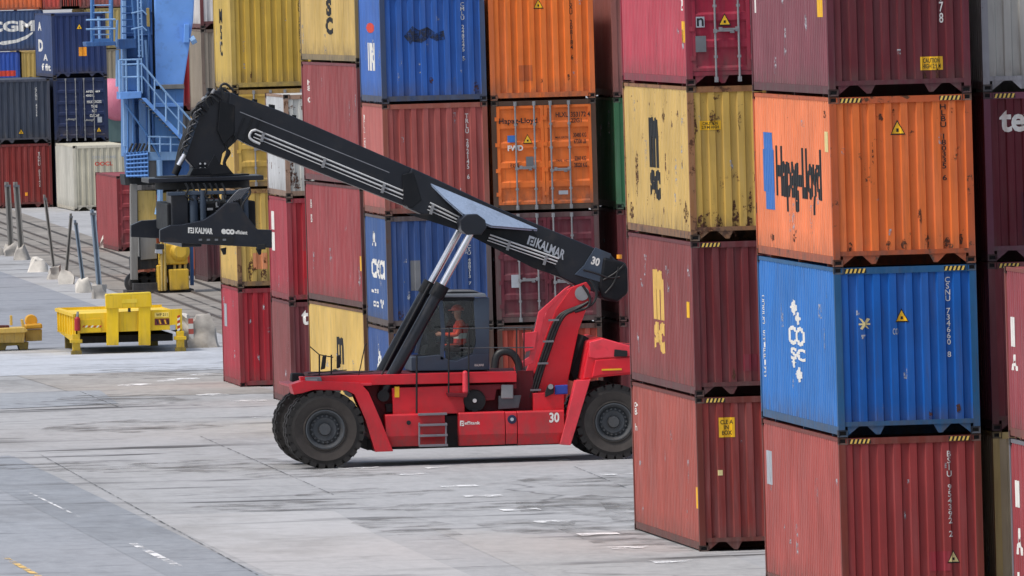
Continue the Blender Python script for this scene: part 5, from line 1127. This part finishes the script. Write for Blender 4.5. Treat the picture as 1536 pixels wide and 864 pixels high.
# oily and tyre blackened places
OIL = stain('oil_stain', (100, 97, 94), .47, .78, .9)
for px, py, a_, b_ in ((985, 800, 1.6, 9), (900, 760, 2.2, 6), (1010, 770, 1.4, 8), (800, 790, 1.0, 4), (610, 790, .9, 6), (330, 700, 2.6, 5), (480, 712, 1.6, 3), (200, 640, 2.2, 5), (90, 700, 2.0, 4), (420, 760, 1.8, 3), (700, 760, 2.0, 3), (240, 560, 2.4, 7), (180, 600, 2, 5), (880, 722, 1.5, 4), (560, 740, 1.6, 3)):
    g = gp(px, py); sheet('oil_stain', [(g.x + a_ * math.cos(t * .449) * random.uniform(.7, 1.2), g.y + b_ * math.sin(t * .449) * random.uniform(.7, 1.2)) for t in range(14)], .0135 + px * 2e-7, OIL)
# painted marks
PW, nt, b = nodes('worn_white_paint'); p = coords(nt, (1.2, .5, 1))
tr = nt.nodes.new('ShaderNodeBsdfTransparent'); ms = nt.nodes.new('ShaderNodeMixShader'); b.inputs['Base Color'].default_value = (.78, .78, .78, 1); b.inputs['Roughness'].default_value = .7
nt.links.new(ramp(nt, nz(nt, p, 1.6, 7, .7), .435, .58), ms.inputs[0]); nt.links.new(tr.outputs[0], ms.inputs[1]); nt.links.new(b.outputs[0], ms.inputs[2]); nt.links.new(ms.outputs[0], [n for n in nt.nodes if n.type == 'OUTPUT_MATERIAL'][0].inputs[0])
PY_ = PW.copy(); PY_.name = 'worn_yellow_paint'
for n in PY_.node_tree.nodes:
    if n.type == 'BSDF_PRINCIPLED': n.inputs['Base Color'].default_value = (.75, .5, .16, 1)
vs = []; fs = []
def mark(px, py, w, ln, wob=.1):
    g = gp(px, py); k = len(vs); n = 5
    for i in range(n + 1):
        x = g.x - w / 2 + w * i / n; vs.append((x, g.y - ln / 2 + random.uniform(-wob, wob) * ln, .016)); vs.append((x, g.y + ln / 2 + random.uniform(-wob, wob) * ln, .016))
    for i in range(n): fs.append((k + 2 * i, k + 2 * i + 2, k + 2 * i + 3, k + 2 * i + 1))
for px, py in ((614, 712), (689, 730), (726, 745), (780, 765), (831, 783), (898, 802), (945, 822), (1010, 843), (1100, 868)): mark(px, py, .78, 1.1)
for px, py, w, l in ((203, 578, .95, 1.5), (273, 569, .9, 1.1), (319, 593, .8, 1.5), (374, 602, .9, 1.2), (398, 626, .7, 1.2), (300, 562, .6, 1), (250, 572, .5, 1.2), (440, 640, .6, 1), (655, 702, .5, .9), (540, 703, .9, 1.0), (850, 690, .8, 1), (925, 712, .7, .8)): mark(px, py, w, l, .25)
me = bpy.data.meshes.new('painted_marks'); me.from_pydata(vs, [], fs); me.materials.append(PW); struct(put('painted_marks', me))
xl_ = line_x(232, 832)
sheet('painted_line', [(xl_ - .08, gp(262, 852).y), (xl_ + .08, gp(262, 852).y), (xl_ + .06, gp(205, 816).y), (xl_ - .10, gp(205, 816).y)], .016, PW)
sheet('painted_line', [(xl_ - .08, gp(130, 776).y), (xl_ - .02, gp(130, 776).y), (xl_ - .06, gp(55, 740).y), (xl_ - .12, gp(55, 740).y)], .016, PW)
xy = line_x(36, 851); sheet('painted_line', [(xy - .09, gp(60, 872).y), (xy + .05, gp(60, 872).y), (xy - .0, gp(20, 836).y), (xy - .12, gp(20, 836).y)], .016, PY_)
# joints between slabs: narrow dark strips
JM = stain('joint_filler', (84, 86, 88), .42, .66, 1.3)
for (x0, y0_, x1, y1_, w) in ((59, 682, 387, 864, .022), (300, 655, 500, 743, .022), (120, 588, 185, 614, .02), (860, 700, 945, 735, .02)):
    a, b2 = gp(x0, y0_), gp(x1, y1_); sheet('slab_joint', [(a.x - w, a.y), (a.x + w, a.y), (b2.x + w, b2.y), (b2.x - w, b2.y)], .0185, JM)
for (px0, px1, py) in ((237, 520, 770),):
    a, b2 = gp(px0, py), gp(px1, py - 5); sheet('slab_joint', [(a.x, a.y - .05), (b2.x, b2.y - .05), (b2.x, b2.y + .05), (a.x, a.y + .05)], .0185, JM)

# ------------------------------------------------------------------ light
EL = 58; BACK = 20          # bright overcast: broad sun high to the left
nt = W.node_tree; bgn = nt.nodes['Background']; sky = nt.nodes.new('ShaderNodeTexSky'); sky.sky_type = 'NISHITA'; sky.sun_disc = False
sky.sun_elevation = R(EL); sky.sun_rotation = R(270 - BACK); sky.air_density = 1.0; sky.dust_density = 3.0; sky.ozone_density = 1
hs = nt.nodes.new('ShaderNodeHueSaturation'); hs.inputs['Saturation'].default_value = .72    # thin cloud greys the sky
nt.links.new(sky.outputs[0], hs.inputs['Color']); nt.links.new(hs.outputs[0], bgn.inputs[0]); bgn.inputs[1].default_value = .11
sl = bpy.data.lights.new('sun', 'SUN'); sl.energy = 1.5; sl.angle = R(10); sl.color = (1, .96, .9)
so = bpy.data.objects.new('sun', sl); C.objects.link(so)
sd = Vector((-math.cos(R(BACK)) * math.cos(R(EL)), -math.sin(R(BACK)) * math.cos(R(EL)), math.sin(R(EL))))   # towards the sun
so.rotation_euler = sd.to_track_quat('Z', 'Y').to_euler()
S.view_settings.view_transform = 'Standard'; S.view_settings.look = 'None'; S.view_settings.gamma = 1; S.view_settings.use_curve_mapping = False
S.view_settings.exposure = .65
S.render.engine = 'CYCLES'; S.cycles.max_bounces = 6
